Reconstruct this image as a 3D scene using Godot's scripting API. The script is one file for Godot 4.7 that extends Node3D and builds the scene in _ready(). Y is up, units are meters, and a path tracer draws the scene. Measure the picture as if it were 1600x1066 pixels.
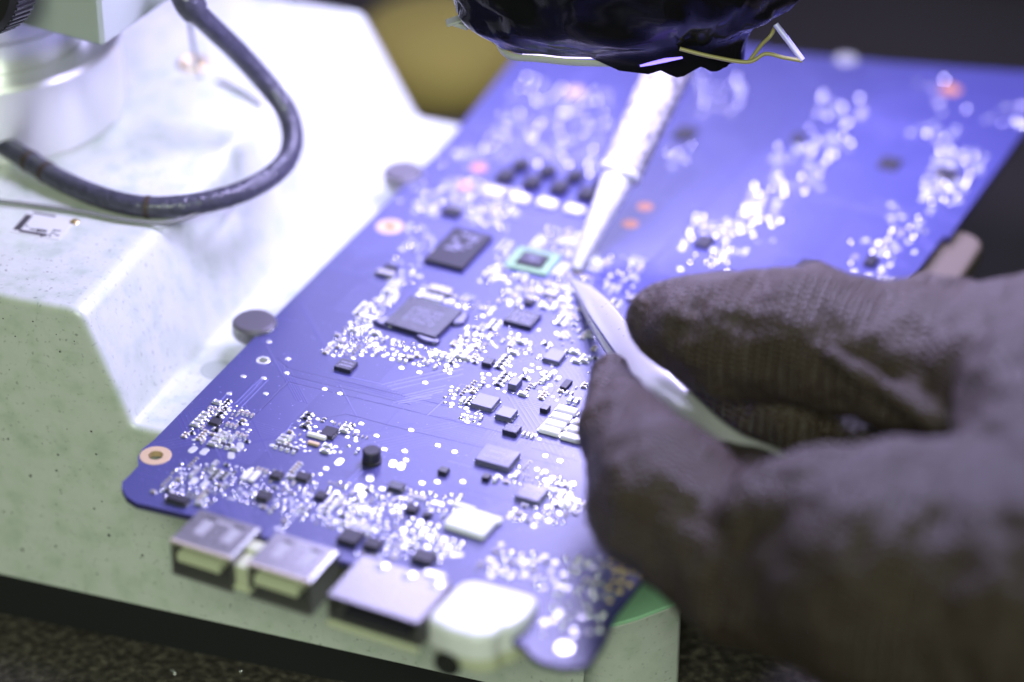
extends Node3D
# Close-up of a circuit board on a painted stand, reworked under a lamp. Lengths in the builders are millimetres; meshes are committed in metres.

const MM := 0.001
var M := {}
var counts := {}
var rng := RandomNumberGenerator.new()


# ---------------------------------------------------------------- mesh builder
class Shape:
	var v := PackedVector3Array()
	var n := PackedVector3Array()
	var uv := PackedVector2Array()

	func tri(a: Vector3, b: Vector3, c: Vector3, na: Vector3, nb: Vector3, nc: Vector3, ua := Vector2.ZERO, ub := Vector2.ZERO, uc := Vector2.ZERO) -> void:
		if (b - a).cross(c - a).dot(na + nb + nc) > 0.0:
			v.append_array([a, c, b]); n.append_array([na, nc, nb]); uv.append_array([ua, uc, ub])
		else:
			v.append_array([a, b, c]); n.append_array([na, nb, nc]); uv.append_array([ua, ub, uc])

	func quad(a: Vector3, b: Vector3, c: Vector3, d: Vector3, nn: Vector3) -> void:
		tri(a, b, c, nn, nn, nn)
		tri(a, c, d, nn, nn, nn)

	func quads(a: Vector3, b: Vector3, c: Vector3, d: Vector3, na: Vector3, nb: Vector3, nc: Vector3, nd: Vector3) -> void:
		tri(a, b, c, na, nb, nc)
		tri(a, c, d, na, nc, nd)

	# box with chamfered edges, c its centre, s its size
	func box(c: Vector3, s: Vector3, e := 0.0, basis := Basis()) -> void:
		var h := s / 2.0
		e = minf(e, minf(h.x, minf(h.y, h.z)) * 0.9)
		for ax in 3:
			for sg in [-1.0, 1.0]:
				var a := (ax + 1) % 3
				var b := (ax + 2) % 3
				var p := []
				for k in [[-1.0, -1.0], [1.0, -1.0], [1.0, 1.0], [-1.0, 1.0]]:
					var q := Vector3()
					q[ax] = sg * h[ax]
					q[a] = k[0] * (h[a] - e)
					q[b] = k[1] * (h[b] - e)
					p.append(c + basis * q)
				var nn := Vector3()
				nn[ax] = sg
				quad(p[0], p[1], p[2], p[3], basis * nn)
				if e > 0.0 and sg > 0.0:
					# the four chamfers that run along axis ax
					for k in [[-1.0, -1.0], [1.0, -1.0], [1.0, 1.0], [-1.0, 1.0]]:
						var r := []
						for t in [[-1.0, 0], [1.0, 0], [1.0, 1], [-1.0, 1]]:
							var q := Vector3()
							q[ax] = t[0] * (h[ax] - e)
							q[a] = k[0] * (h[a] - (e if t[1] == 0 else 0.0))
							q[b] = k[1] * (h[b] - (0.0 if t[1] == 0 else e))
							r.append(c + basis * q)
						var m := Vector3()
						m[a] = k[0]
						m[b] = k[1]
						quad(r[0], r[1], r[2], r[3], basis * m.normalized())
		if e > 0.0:
			for x in [-1.0, 1.0]:
				for y in [-1.0, 1.0]:
					for z in [-1.0, 1.0]:
						var nn := basis * Vector3(x, y, z).normalized()
						tri(c + basis * Vector3(x * h.x, y * (h.y - e), z * (h.z - e)), c + basis * Vector3(x * (h.x - e), y * h.y, z * (h.z - e)), c + basis * Vector3(x * (h.x - e), y * (h.y - e), z * h.z), nn, nn, nn)

	# profile of Vector2(radius, height) turned round axis
	func lathe(profile: Array, at: Vector3, axis := Vector3.UP, segs := 40, smooth := false, squash := 1.0, wob := 0.0) -> void:
		var y := axis.normalized()
		var x := (Vector3.RIGHT if absf(y.x) < 0.8 else Vector3.FORWARD)
		x = (x - y * x.dot(y)).normalized()
		var z := x.cross(y)
		var ns := []
		for i in profile.size():
			var lo: Vector2 = profile[maxi(i - 1, 0)]
			var hi: Vector2 = profile[mini(i + 1, profile.size() - 1)]
			ns.append(Vector2(hi.y - lo.y, lo.x - hi.x).normalized())
		for i in profile.size() - 1:
			var p: Vector2 = profile[i]
			var q: Vector2 = profile[i + 1]
			if p.distance_to(q) < 1e-5:
				continue
			var f := Vector2(q.y - p.y, p.x - q.x).normalized()
			var np: Vector2 = ns[i] if smooth else f
			var nq: Vector2 = ns[i + 1] if smooth else f
			for k in segs:
				var d := []
				for j in [k, k + 1]:
					var a: float = TAU * j / segs
					d.append(x * cos(a) + z * sin(a) * squash)
				quads(at + d[0] * p.x + y * p.y, at + d[1] * p.x + y * p.y, at + d[1] * q.x + y * q.y, at + d[0] * q.x + y * q.y,
					d[0] * np.x + y * np.y, d[1] * np.x + y * np.y, d[1] * nq.x + y * nq.y, d[0] * nq.x + y * nq.y)

	func tube(pts: Array, radii: Array, segs := 14, flat := 1.0) -> void:
		var rings := []
		var norms := []
		var up := Vector3.UP
		for i in pts.size():
			var t: Vector3 = (pts[mini(i + 1, pts.size() - 1)] - pts[maxi(i - 1, 0)]).normalized()
			if i == 0 and absf(t.y) > 0.95:
				up = Vector3.RIGHT
			up = (up - t * up.dot(t)).normalized()
			var s := t.cross(up)
			var r: float = radii[mini(i, radii.size() - 1)]
			var ring := []
			var nn := []
			for k in segs:
				var a := TAU * k / segs
				ring.append(pts[i] + (s * cos(a) + up * sin(a) * flat) * r)
				nn.append((s * cos(a) * flat + up * sin(a)).normalized())
			rings.append(ring)
			norms.append(nn)
		for i in pts.size() - 1:
			for k in segs:
				var m := (k + 1) % segs
				quads(rings[i][k], rings[i][m], rings[i + 1][m], rings[i + 1][k], norms[i][k], norms[i][m], norms[i + 1][m], norms[i + 1][k])
		for e in [0, pts.size() - 1]:
			var t: Vector3 = (pts[0] - pts[1] if e == 0 else pts[e] - pts[e - 1]).normalized()
			for k in segs:
				tri(pts[e], rings[e][k], rings[e][(k + 1) % segs], t, t, t)

	# polygon of Vector2(x, z) between heights y0 and y1 with a rounded top edge of radius e
	func prism(poly: Array, y0: float, y1: float, e := 0.0, steps := 3) -> void:
		var packed := PackedVector2Array(poly)
		var area := 0.0
		for i in poly.size():
			area += poly[i].cross(poly[(i + 1) % poly.size()])
		var outward := []
		for i in poly.size():
			var d: Vector2 = (poly[(i + 1) % poly.size()] - poly[i - 1]).normalized()
			outward.append(Vector2(d.y, -d.x) * (1.0 if area > 0.0 else -1.0))
		var rows := [[0.0, y0, Vector2(1, 0)]]
		for k in steps + 1:
			var a := PI / 2 * k / steps
			rows.append([e * (1.0 - cos(a)), y1 - e + e * sin(a), Vector2(cos(a), sin(a))])
			if e == 0.0:
				break
		for r in rows.size() - 1:
			for i in poly.size():
				var j := (i + 1) % poly.size()
				var p := []
				var m := []
				for w in [[i, r], [j, r], [j, r + 1], [i, r + 1]]:
					var row: Array = rows[w[1]]
					var o: Vector2 = outward[w[0]]
					var q: Vector2 = poly[w[0]] - o * row[0]
					p.append(Vector3(q.x, row[1], q.y))
					m.append(Vector3(o.x * row[2].x, row[2].y, o.y * row[2].x))
				if e == 0.0:
					var f: Vector2 = (poly[j] - poly[i]).normalized()
					var fn := Vector3(f.y, 0, -f.x) * (1.0 if area > 0.0 else -1.0)
					quad(p[0], p[1], p[2], p[3], fn)
				else:
					quads(p[0], p[1], p[2], p[3], m[0], m[1], m[2], m[3])
		var idx := Geometry2D.triangulate_polygon(packed)
		for cap in [[y1, e, Vector3.UP], [y0, 0.0, Vector3.DOWN]]:
			for t in range(0, idx.size(), 3):
				var q := []
				for k in 3:
					var g: Vector2 = poly[idx[t + k]] - outward[idx[t + k]] * cap[1]
					q.append(Vector3(g.x, cap[0], g.y))
				tri(q[0], q[1], q[2], cap[2], cap[2], cap[2])

	# rows of points joined as a smooth sheet
	func sheet(rows: Array, facing: Vector3, closed := false) -> void:
		var nr := rows.size()
		var nc: int = rows[0].size()
		var ns := []
		for i in nr:
			var line := []
			for j in nc:
				var a: Vector3 = rows[mini(i + 1, nr - 1)][j] - rows[maxi(i - 1, 0)][j]
				var b: Vector3
				if closed:
					b = rows[i][(j + 1) % nc] - rows[i][(j - 1 + nc) % nc]
				else:
					b = rows[i][mini(j + 1, nc - 1)] - rows[i][maxi(j - 1, 0)]
				line.append(a.cross(b).normalized())
			ns.append(line)
		var total := Vector3()
		for line in ns:
			total += line[nc / 3] + line[nc / 2]
		var sg := 1.0
		if not closed and total.dot(facing) < 0.0:
			sg = -1.0
		if closed:
			var mid := Vector3()
			for p in rows[nr / 2]:
				mid += p / nc
			if ns[nr / 2][0].dot(rows[nr / 2][0] - mid) < 0.0:
				sg = -1.0
		for i in nr - 1:
			for j in (nc if closed else nc - 1):
				var m := (j + 1) % nc
				quads(rows[i][j], rows[i][m], rows[i + 1][m], rows[i + 1][j], ns[i][j] * sg, ns[i][m] * sg, ns[i + 1][m] * sg, ns[i + 1][j] * sg)

	func mesh(mat: Material, base := Vector3.ZERO, onto: ArrayMesh = null) -> ArrayMesh:
		var a := []
		a.resize(Mesh.ARRAY_MAX)
		var pts := PackedVector3Array()
		pts.resize(v.size())
		for i in v.size():
			pts[i] = (v[i] - base) * 0.001
		var nn := PackedVector3Array()
		nn.resize(n.size())
		for i in n.size():
			nn[i] = n[i].normalized() if n[i].length_squared() > 1e-12 else Vector3.UP
		a[Mesh.ARRAY_VERTEX] = pts
		a[Mesh.ARRAY_NORMAL] = nn
		a[Mesh.ARRAY_TEX_UV] = uv
		var m := onto if onto else ArrayMesh.new()
		m.add_surface_from_arrays(Mesh.PRIMITIVE_TRIANGLES, a)
		m.surface_set_material(m.get_surface_count() - 1, mat)
		return m


# ---------------------------------------------------------------- naming
func numbered(parent: Node, called: String) -> String:
	var key := str(parent.get_instance_id()) + called
	var k: int = counts.get(key, 0)
	counts[key] = k + 1
	return called if k == 0 else "%s_%03d" % [called, k]


func thing(called: String, label: String, category: String, base: Vector3) -> Node3D:
	var o := Node3D.new()
	o.name = numbered(self, called)
	add_child(o, true)
	o.position = base * MM
	o.set_meta("label", label)
	o.set_meta("category", category)
	o.set_meta("base", base)
	return o


func base_of(o: Node) -> Vector3:
	var b := Vector3.ZERO
	while o != self:
		if o.has_meta("base"):
			b += o.get_meta("base")
		o = o.get_parent()
	return b


# a part whose shape is written in scene millimetres
func part(called: String, s: Shape, mat: Material, parent: Node3D, label := "") -> MeshInstance3D:
	return place(called, s.mesh(mat, base_of(parent)), parent, Vector3.ZERO, 0.0, label)


# a part whose mesh is shared; at in millimetres within its parent
func place(called: String, mesh: Mesh, parent: Node3D, at := Vector3.ZERO, turn := 0.0, label := "") -> MeshInstance3D:
	var o := MeshInstance3D.new()
	o.name = numbered(parent, called)
	o.mesh = mesh
	parent.add_child(o, true)
	o.position = at * MM
	o.rotation.y = deg_to_rad(turn)
	if label:
		o.set_meta("label", label)
	return o


# ---------------------------------------------------------------- materials
func mat(called: String, linear: Color, rough := 0.6, metal := 0.0) -> StandardMaterial3D:
	var m := StandardMaterial3D.new()
	m.resource_name = called
	m.albedo_color = linear.linear_to_srgb()
	m.roughness = rough
	m.metallic = metal
	M[called] = m
	return m


func noise_tex(seed_: int, freq: float, ramp: Array, size := 256, octaves := 4) -> NoiseTexture2D:
	var nz := FastNoiseLite.new()
	nz.seed = seed_
	nz.frequency = freq
	nz.fractal_octaves = octaves
	var t := NoiseTexture2D.new()
	t.width = size
	t.height = size
	t.seamless = true
	t.noise = nz
	var g := Gradient.new()
	var offs := PackedFloat32Array()
	var cols := PackedColorArray()
	for r in ramp:
		offs.append(r[0])
		cols.append(r[1])
	g.offsets = offs
	g.colors = cols
	t.color_ramp = g
	return t


func triplanar(m: StandardMaterial3D, per_metre: float) -> void:
	m.uv1_triplanar = true
	m.uv1_scale = Vector3.ONE * per_metre


func grey(x: float) -> Color:
	return Color(x, x, x)


func knit_image(low: float) -> ImageTexture:
	var im := Image.create(64, 64, false, Image.FORMAT_RGB8)
	for y in 64:
		for x in 64:
			# two columns of V stitches, four rows
			var cx := fposmod(x / 32.0, 1.0) - 0.5
			var cy := fposmod(y / 16.0 + absf(cx) * 1.1, 1.0)
			var h := sin(cy * PI) * 0.65 + 0.35 * (1.0 - pow(absf(absf(cx) - 0.25) * 4.0, 2.0))
			im.set_pixel(x, y, grey(lerpf(low, 1.0, clampf(h, 0, 1))))
	return ImageTexture.create_from_image(im)


var trace_lines := []


func board_images() -> Array:
	# 1024 x 2048 over 130 x 260 mm: solder mask over copper traces and pours
	var w := 1024
	var h := 2048
	var im := Image.create(w, h, false, Image.FORMAT_RGB8)
	var hm := Image.create(w, h, false, Image.FORMAT_RGB8)
	var base := Color(0.045, 0.044, 0.178).linear_to_srgb()
	var light := Color(0.076, 0.074, 0.245).linear_to_srgb()
	var dark := Color(0.045, 0.043, 0.20).linear_to_srgb()
	im.fill(base)
	hm.fill(grey(0.5))
	var r := RandomNumberGenerator.new()
	r.seed = 71
	# copper pours: large areas a shade lighter
	for k in 34:
		var x := r.randi_range(30, 900)
		var y := r.randi_range(40, 1900)
		var a := r.randi_range(40, 190)
		var b := r.randi_range(40, 240)
		var c := base.lerp(light if r.randf() < 0.6 else dark, r.randf_range(0.15, 0.5))
		im.fill_rect(Rect2i(x, y, a, b), c)
		hm.fill_rect(Rect2i(x, y, a, b), grey(0.58 if c.r > base.r else 0.44))
	# traces: bundles that run along, across and at 45 degrees
	for k in 260:
		var dir: Vector2 = [Vector2(1, 0), Vector2(0, 1), Vector2(1, 1), Vector2(1, -1)][r.randi() % 4]
		var p := Vector2(r.randi_range(20, 1000), r.randi_range(20, 2020))
		var nrm := Vector2(dir.y, -dir.x).sign()
		var lines := r.randi_range(1, 6)
		var l1 := r.randi_range(25, 130)
		var l2 := r.randi_range(20, 110)
		var d2: Vector2 = [Vector2(1, 0), Vector2(0, 1), Vector2(1, 1), Vector2(1, -1)][r.randi() % 4]
		var c := base.lerp(light, r.randf_range(0.4, 1.0)) if r.randf() < 0.7 else dark
		for q in lines:
			var s := p + nrm * q * 5
			draw_trace(im, hm, s, s + dir * l1, 1, c, 0.75)
			draw_trace(im, hm, s + dir * l1, s + dir * l1 + d2 * l2, 1, c, 0.75)
	for t in trace_lines:
		var pts: Array = t[2]
		for i in pts.size() - 1:
			draw_trace(im, hm, px(pts[i]), px(pts[i + 1]), t[1], light.lerp(Color(0.62, 0.62, 0.92), 0.25) if t[0] else dark.darkened(0.15), 0.9 if t[0] else 0.2)
	# tiny vias and dust
	for k in 5200:
		var x := r.randi_range(4, 1018)
		var y := r.randi_range(4, 2040)
		var c := light.lerp(Color(0.75, 0.75, 0.95), r.randf() * 0.5)
		im.fill_rect(Rect2i(x, y, 2, 2) if r.randf() < 0.3 else Rect2i(x, y, 1, 1), c)
	im.generate_mipmaps()
	return [ImageTexture.create_from_image(im), ImageTexture.create_from_image(hm)]


func px(p: Vector2) -> Vector2:
	return Vector2((p.x + 10.0) / 130.0 * 1024.0, (p.y + 235.0) / 260.0 * 2048.0)


func draw_trace(im: Image, hm: Image, a: Vector2, b: Vector2, half: int, c: Color, lift: float) -> void:
	var steps := int(maxf(absf(b.x - a.x), absf(b.y - a.y))) + 1
	var rect := Rect2i(0, 0, half + 1, half + 1)
	for i in steps + 1:
		var p := a.lerp(b, float(i) / steps)
		rect.position = Vector2i(p)
		if rect.position.x > 1 and rect.position.y > 1 and rect.position.x < 1018 and rect.position.y < 2040:
			im.fill_rect(rect, c)
			hm.fill_rect(rect, grey(lift))


func make_materials() -> void:
	var m := mat("paint", Color(1, 1, 1), 0.42)
	m.albedo_texture = noise_tex(5, 0.018, [[0.0, Color(0.42, 0.49, 0.41).linear_to_srgb()], [0.36, Color(0.53, 0.57, 0.51).linear_to_srgb()], [0.6, Color(0.58, 0.60, 0.56).linear_to_srgb()], [1.0, Color(0.60, 0.62, 0.58).linear_to_srgb()]], 512, 5)
	m.roughness_texture = noise_tex(8, 0.03, [[0.0, grey(0.75)], [1.0, grey(1.0)]])
	m.detail_enabled = true
	m.detail_blend_mode = BaseMaterial3D.BLEND_MODE_MUL
	m.detail_albedo = noise_tex(19, 0.09, [[0.0, grey(0.35)], [0.16, grey(0.8)], [0.24, grey(1.0)], [1.0, grey(1.0)]], 512, 2)
	m.detail_mask = noise_tex(20, 0.01, [[0.0, grey(0.1)], [1.0, grey(1.0)]])
	m.heightmap_enabled = true
	m.heightmap_texture = noise_tex(6, 0.05, [[0.0, grey(0)], [1.0, grey(1)]])
	m.heightmap_scale = 0.012
	triplanar(m, 14.0)

	m = mat("corner_lit", Color(0.40, 0.74, 0.47), 0.5)  # stand paint made brighter and greener: light on the corner's top, in the colour
	m = mat("strip", Color(0.006, 0.006, 0.007), 0.85)
	m = mat("sheet_dark", Color(0.012, 0.009, 0.007), 0.85)  # near black of the sheet added behind the stand
	m = mat("bench", Color(1, 1, 1), 0.7)
	m.albedo_texture = noise_tex(31, 0.06, [[0.0, Color(0.014, 0.011, 0.009).linear_to_srgb()], [0.45, Color(0.04, 0.032, 0.026).linear_to_srgb()], [0.7, Color(0.075, 0.062, 0.05).linear_to_srgb()], [1.0, Color(0.17, 0.15, 0.11).linear_to_srgb()]], 512, 5)
	m.heightmap_enabled = true
	m.heightmap_texture = noise_tex(32, 0.07, [[0.0, grey(0)], [1.0, grey(1)]], 512, 5)
	m.heightmap_scale = 0.05
	triplanar(m, 12.0)

	m = mat("aluminium", Color(0.80, 0.80, 0.82), 0.33, 0.75)
	m.roughness_texture = noise_tex(41, 0.02, [[0.0, grey(0.8)], [1.0, grey(1.0)]])
	triplanar(m, 30.0)
	m = mat("satin", Color(0.80, 0.79, 0.80), 0.34, 0.7)
	m = mat("white_enamel", Color(0.74, 0.73, 0.74), 0.3, 0.15)
	m = mat("grey_paint", Color(0.40, 0.44, 0.40), 0.5)
	m = mat("black_plastic", Color(0.016, 0.015, 0.017), 0.38)
	m = mat("cable", Color(0.072, 0.07, 0.10), 0.28)
	m.albedo_texture = noise_tex(51, 0.02, [[0.0, grey(0.75)], [0.6, grey(0.95)], [1.0, grey(1.0)]])
	m.heightmap_enabled = true
	m.heightmap_texture = noise_tex(52, 0.03, [[0.0, grey(0)], [1.0, grey(1)]])
	m.heightmap_scale = 0.03
	triplanar(m, 60.0)
	m = mat("grime", Color(0.045, 0.030, 0.020), 0.6)
	m = mat("wire_grey", Color(0.20, 0.20, 0.20), 0.5)
	m = mat("steel", Color(0.62, 0.61, 0.62), 0.3, 0.9)
	m = mat("screw_steel", Color(0.13, 0.12, 0.14), 0.5, 0.4)
	m = mat("nickel", Color(0.27, 0.26, 0.27), 0.36, 0.75)
	m.roughness_texture = noise_tex(61, 0.03, [[0.0, grey(0.7)], [1.0, grey(1.0)]])
	triplanar(m, 80.0)
	m = mat("brass", Color(0.72, 0.55, 0.25), 0.32, 0.85)
	m = mat("gold", Color(0.62, 0.45, 0.27), 0.5, 0.3)
	m = mat("lip", Color(0.78, 0.66, 0.60), 0.4, 0.3)
	m = mat("copper", Color(0.50, 0.21, 0.12), 0.5, 0.2)
	m = mat("tin", Color(0.90, 0.90, 0.90), 0.24, 0.62)
	m = mat("solder", Color(0.88, 0.88, 0.90), 0.16, 0.95)
	m = mat("package", Color(0.030, 0.028, 0.050), 0.27)
	m.heightmap_enabled = true
	m.heightmap_texture = noise_tex(71, 0.2, [[0.0, grey(0)], [1.0, grey(1)]])
	m.heightmap_scale = 0.002
	triplanar(m, 150.0)
	m = mat("package_sheen", Color(0.10, 0.095, 0.17), 0.27)  # paler than the plain package: reflected sheen of these chips put into the colour
	m = mat("package_matt", Color(0.020, 0.018, 0.028), 0.55)
	m = mat("print", Color(0.30, 0.29, 0.42), 0.6)
	m = mat("resistor", Color(0.018, 0.017, 0.022), 0.35)
	m = mat("ceramic_tan", Color(0.34, 0.27, 0.22), 0.4)
	m = mat("ceramic_white", Color(0.78, 0.76, 0.76), 0.35)
	m = mat("ceramic_grey", Color(0.36, 0.35, 0.38), 0.35)
	m = mat("substrate", Color(0.17, 0.30, 0.15), 0.4)
	m = mat("silicon", Color(0.02, 0.018, 0.03), 0.5)
	m = mat("glue", Color(0.05, 0.045, 0.12), 0.18)
	m = mat("white_plastic", Color(0.82, 0.82, 0.83), 0.28)
	m = mat("cream_plastic", Color(0.55, 0.57, 0.40), 0.45)
	m = mat("cavity", Color(0.01, 0.01, 0.01), 0.8)
	m = mat("ink", Color(0.05, 0.045, 0.05), 0.7)
	m = mat("sticker", Color(0.62, 0.62, 0.60), 0.55)
	m = mat("yellow", Color(0.18, 0.15, 0.022), 0.9)
	m = mat("tan", Color(0.13, 0.105, 0.08), 0.45)
	m = mat("wire_yellow", Color(0.34, 0.29, 0.12), 0.4)
	m = mat("wire_glint", Color(0.55, 0.50, 0.98), 0.3)  # blue white tint puts the lamp's glare into the wire's colour
	m = mat("glint_blue", Color(0.3, 0.3, 0.6), 0.5)  # emission for a painted glint, not a lamp
	m.emission_enabled = true
	m.emission = Color(0.52, 0.42, 1.0)
	m.emission_energy_multiplier = 2.2
	m = mat("shroud", Color(0.006, 0.006, 0.007), 0.15)
	m.metallic_specular = 0.22
	m = mat("rim_card", Color(0.42, 0.42, 0.38), 0.6)
	m = mat("iron_white", Color(0.34, 0.33, 0.34), 0.38, 0.1)
	m.albedo_texture = noise_tex(91, 0.03, [[0.0, grey(0.45)], [0.35, grey(0.72)], [0.55, grey(1.0)], [1.0, grey(1.0)]])
	triplanar(m, 55.0)
	m = mat("tip_metal", Color(0.68, 0.67, 0.68), 0.35, 0.25)
	m.albedo_texture = noise_tex(92, 0.04, [[0.0, grey(0.5)], [0.4, grey(0.9)], [1.0, grey(1.0)]])
	triplanar(m, 70.0)
	m = mat("blade", Color(0.60, 0.59, 0.61), 0.34, 0.5)
	m.roughness_texture = noise_tex(93, 0.04, [[0.0, grey(0.75)], [1.0, grey(1.0)]])
	triplanar(m, 60.0)
	m = mat("glove", Color(0.064, 0.040, 0.028), 0.54)
	triplanar(m, 20.0)
	m = mat("sleeve", Color(0.02, 0.026, 0.02), 0.95)
	m.rim_enabled = true
	m.rim = 0.3
	m = mat("case", Color(0.014, 0.012, 0.022), 0.4)
	m = mat("housing", Color(0.7, 0.7, 0.7), 0.5)
	m = mat("glow", Color(0.8, 0.8, 0.8), 0.6)
	m.emission_enabled = true
	m.emission = Color(0.86, 0.80, 1.0)
	m.emission_energy_multiplier = 2.0


# ---------------------------------------------------------------- the scene
func _ready() -> void:
	rng.seed = 20
	var cam := Camera3D.new()
	cam.name = "camera"
	var attr := CameraAttributesPhysical.new()
	attr.frustum_focal_length = 103.565
	attr.frustum_focus_distance = 0.572
	attr.frustum_near = 0.05
	attr.frustum_far = 20.0
	attr.exposure_aperture = 5.178
	cam.attributes = attr
	add_child(cam, true)
	cam.transform = Transform3D(Basis(Vector3(0.90334, 0.00000, -0.42894), Vector3(-0.23361, 0.83867, -0.49199), Vector3(0.35974, 0.54464, 0.75760)), Vector3(0.25846, 0.32229, 0.37490))

	var env := Environment.new()
	env.background_mode = Environment.BG_COLOR
	env.background_color = Color(0.10, 0.10, 0.09)
	env.tonemap_mode = Environment.TONE_MAPPER_LINEAR
	env.tonemap_exposure = 1.0
	env.sdfgi_enabled = true
	env.ssao_enabled = true
	env.ssil_enabled = true
	var we := WorldEnvironment.new()
	we.name = "environment"
	we.environment = env
	add_child(we, true)

	# the bench lamp above the board, out of the frame
	var key := AreaLight3D.new()
	key.name = "bench_lamp"
	key.light_color = Color(0.80, 0.77, 1.0)
	key.light_energy = 0.114
	key.area_size = Vector2(0.085, 0.085)
	key.shadow_enabled = true
	key.area_range = 3.0
	key.position = LAMP * MM
	key.rotation_degrees = Vector3(-90, 0, 0)
	add_child(key, true)
	# the panel under the wrapped head
	var panel := AreaLight3D.new()
	panel.name = "head_panel"
	panel.light_color = Color(0.78, 0.75, 1.0)
	panel.light_energy = 0.015
	panel.area_size = Vector2(0.036, 0.018)
	panel.shadow_enabled = true
	panel.area_range = 3.0
	add_child(panel, true)
	panel.position = (HEAD + Vector3(0, -2.2, 0)) * MM
	panel.rotation_degrees = Vector3(-90, HEAD_TURN, 0)
	# added fill for the dim workshop light, no fixture, in line behind the camera
	var room := AreaLight3D.new()
	room.name = "room_fill"
	room.light_color = Color(0.94, 1.0, 0.90)
	room.light_energy = 1.35
	room.area_size = Vector2(0.4, 0.4)
	room.shadow_enabled = true
	room.area_range = 6.0
	add_child(room, true)
	room.look_at_from_position(Vector3(0.5, 0.8, 0.97), Vector3(0.04, 0, -0.06))
	# added unseen lamp behind the board, put in for the sheen on the lacquer
	var rear := AreaLight3D.new()
	rear.name = "sheen_lamp"
	rear.light_color = Color(0.78, 0.77, 1.0)
	rear.light_energy = 0.08
	rear.area_size = Vector2(0.15, 0.09)
	rear.shadow_enabled = true
	rear.area_range = 3.0
	add_child(rear, true)
	rear.look_at_from_position(REAR * MM, Vector3(0.05, 0, -0.06))

	make_materials()
	build_bench()
	build_stand()
	build_column()
	build_board()
	build_iron()
	build_tweezers()
	build_hand()
	build_head()
	build_lamp()
	build_background()


const LAMP := Vector3(66, 150, -126)
const REAR := Vector3(-48, 205, -314)
const HEAD_TURN := 24.0
const HEAD := Vector3(52.92, 55.69, -107.51)


func build_bench() -> void:
	var s := Shape.new()
	s.box(Vector3(0, -67, -200), Vector3(1800, 20, 1800), 2.0)
	var o := MeshInstance3D.new()
	o.name = "bench_top"
	o.mesh = s.mesh(M.bench)
	add_child(o, true)
	o.set_meta("kind", "structure")
	o.set_meta("label", "dark speckled bench top under the painted stand")
	s = Shape.new()
	s.box(Vector3(30, -56, -420), Vector3(900, 1.6, 480), 0.5)
	o = MeshInstance3D.new()
	o.name = "shade_sheet"  # added sheet, near black, to keep the background dark under the rear light
	o.mesh = s.mesh(M.sheet_dark)
	add_child(o, true)
	o.set_meta("kind", "structure")
	o.set_meta("label", "added dark sheet that keeps the bench dark behind the stand")
	# crumbs of solder on the bench, by the foot of the stand
	var crumb := Shape.new()
	crumb.lathe([Vector2(0.0, 0.0), Vector2(0.6, 0.1), Vector2(0.75, 0.4), Vector2(0.4, 0.8), Vector2(0, 0.9)], Vector3.ZERO, Vector3.UP, 9, true, 0.6)
	var cm := crumb.mesh(M.solder)
	var spots := [[Vector3(-0.00109, -0.05700, -0.01234), 1.5, "longest bright solder crumb on the bench, left of the two near the lower edge"], [Vector3(0.01116, -0.05700, -0.01838), 0.8, "small round solder crumb on the bench, right of the long crumb"]]
	for q in spots:
		var c := MeshInstance3D.new()
		c.name = numbered(self, "solder_crumb")
		c.mesh = cm
		add_child(c, true)
		c.position = q[0] + Vector3(0, 0.0001, 0)
		c.scale = Vector3(q[1], 0.8, 0.8)
		c.rotation.y = -0.4
		c.set_meta("label", q[2])
		c.set_meta("category", "solder crumb")
		c.set_meta("group", "solder crumbs on the bench")


func profile_arc(a: Vector2, p: Vector2, b: Vector2, r: float, steps: int) -> Array:
	# the corner p of a->p->b rounded with radius r
	var u := (a - p).normalized()
	var w := (b - p).normalized()
	var half := acos(clampf(u.dot(w), -1, 1)) / 2.0
	var d := r / tan(half)
	var out := []
	for k in steps + 1:
		var t := float(k) / steps
		var q := (p + u * d).lerp(p, t)
		out.append(q.lerp(p.lerp(p + w * d, t), t))
	return out


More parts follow.
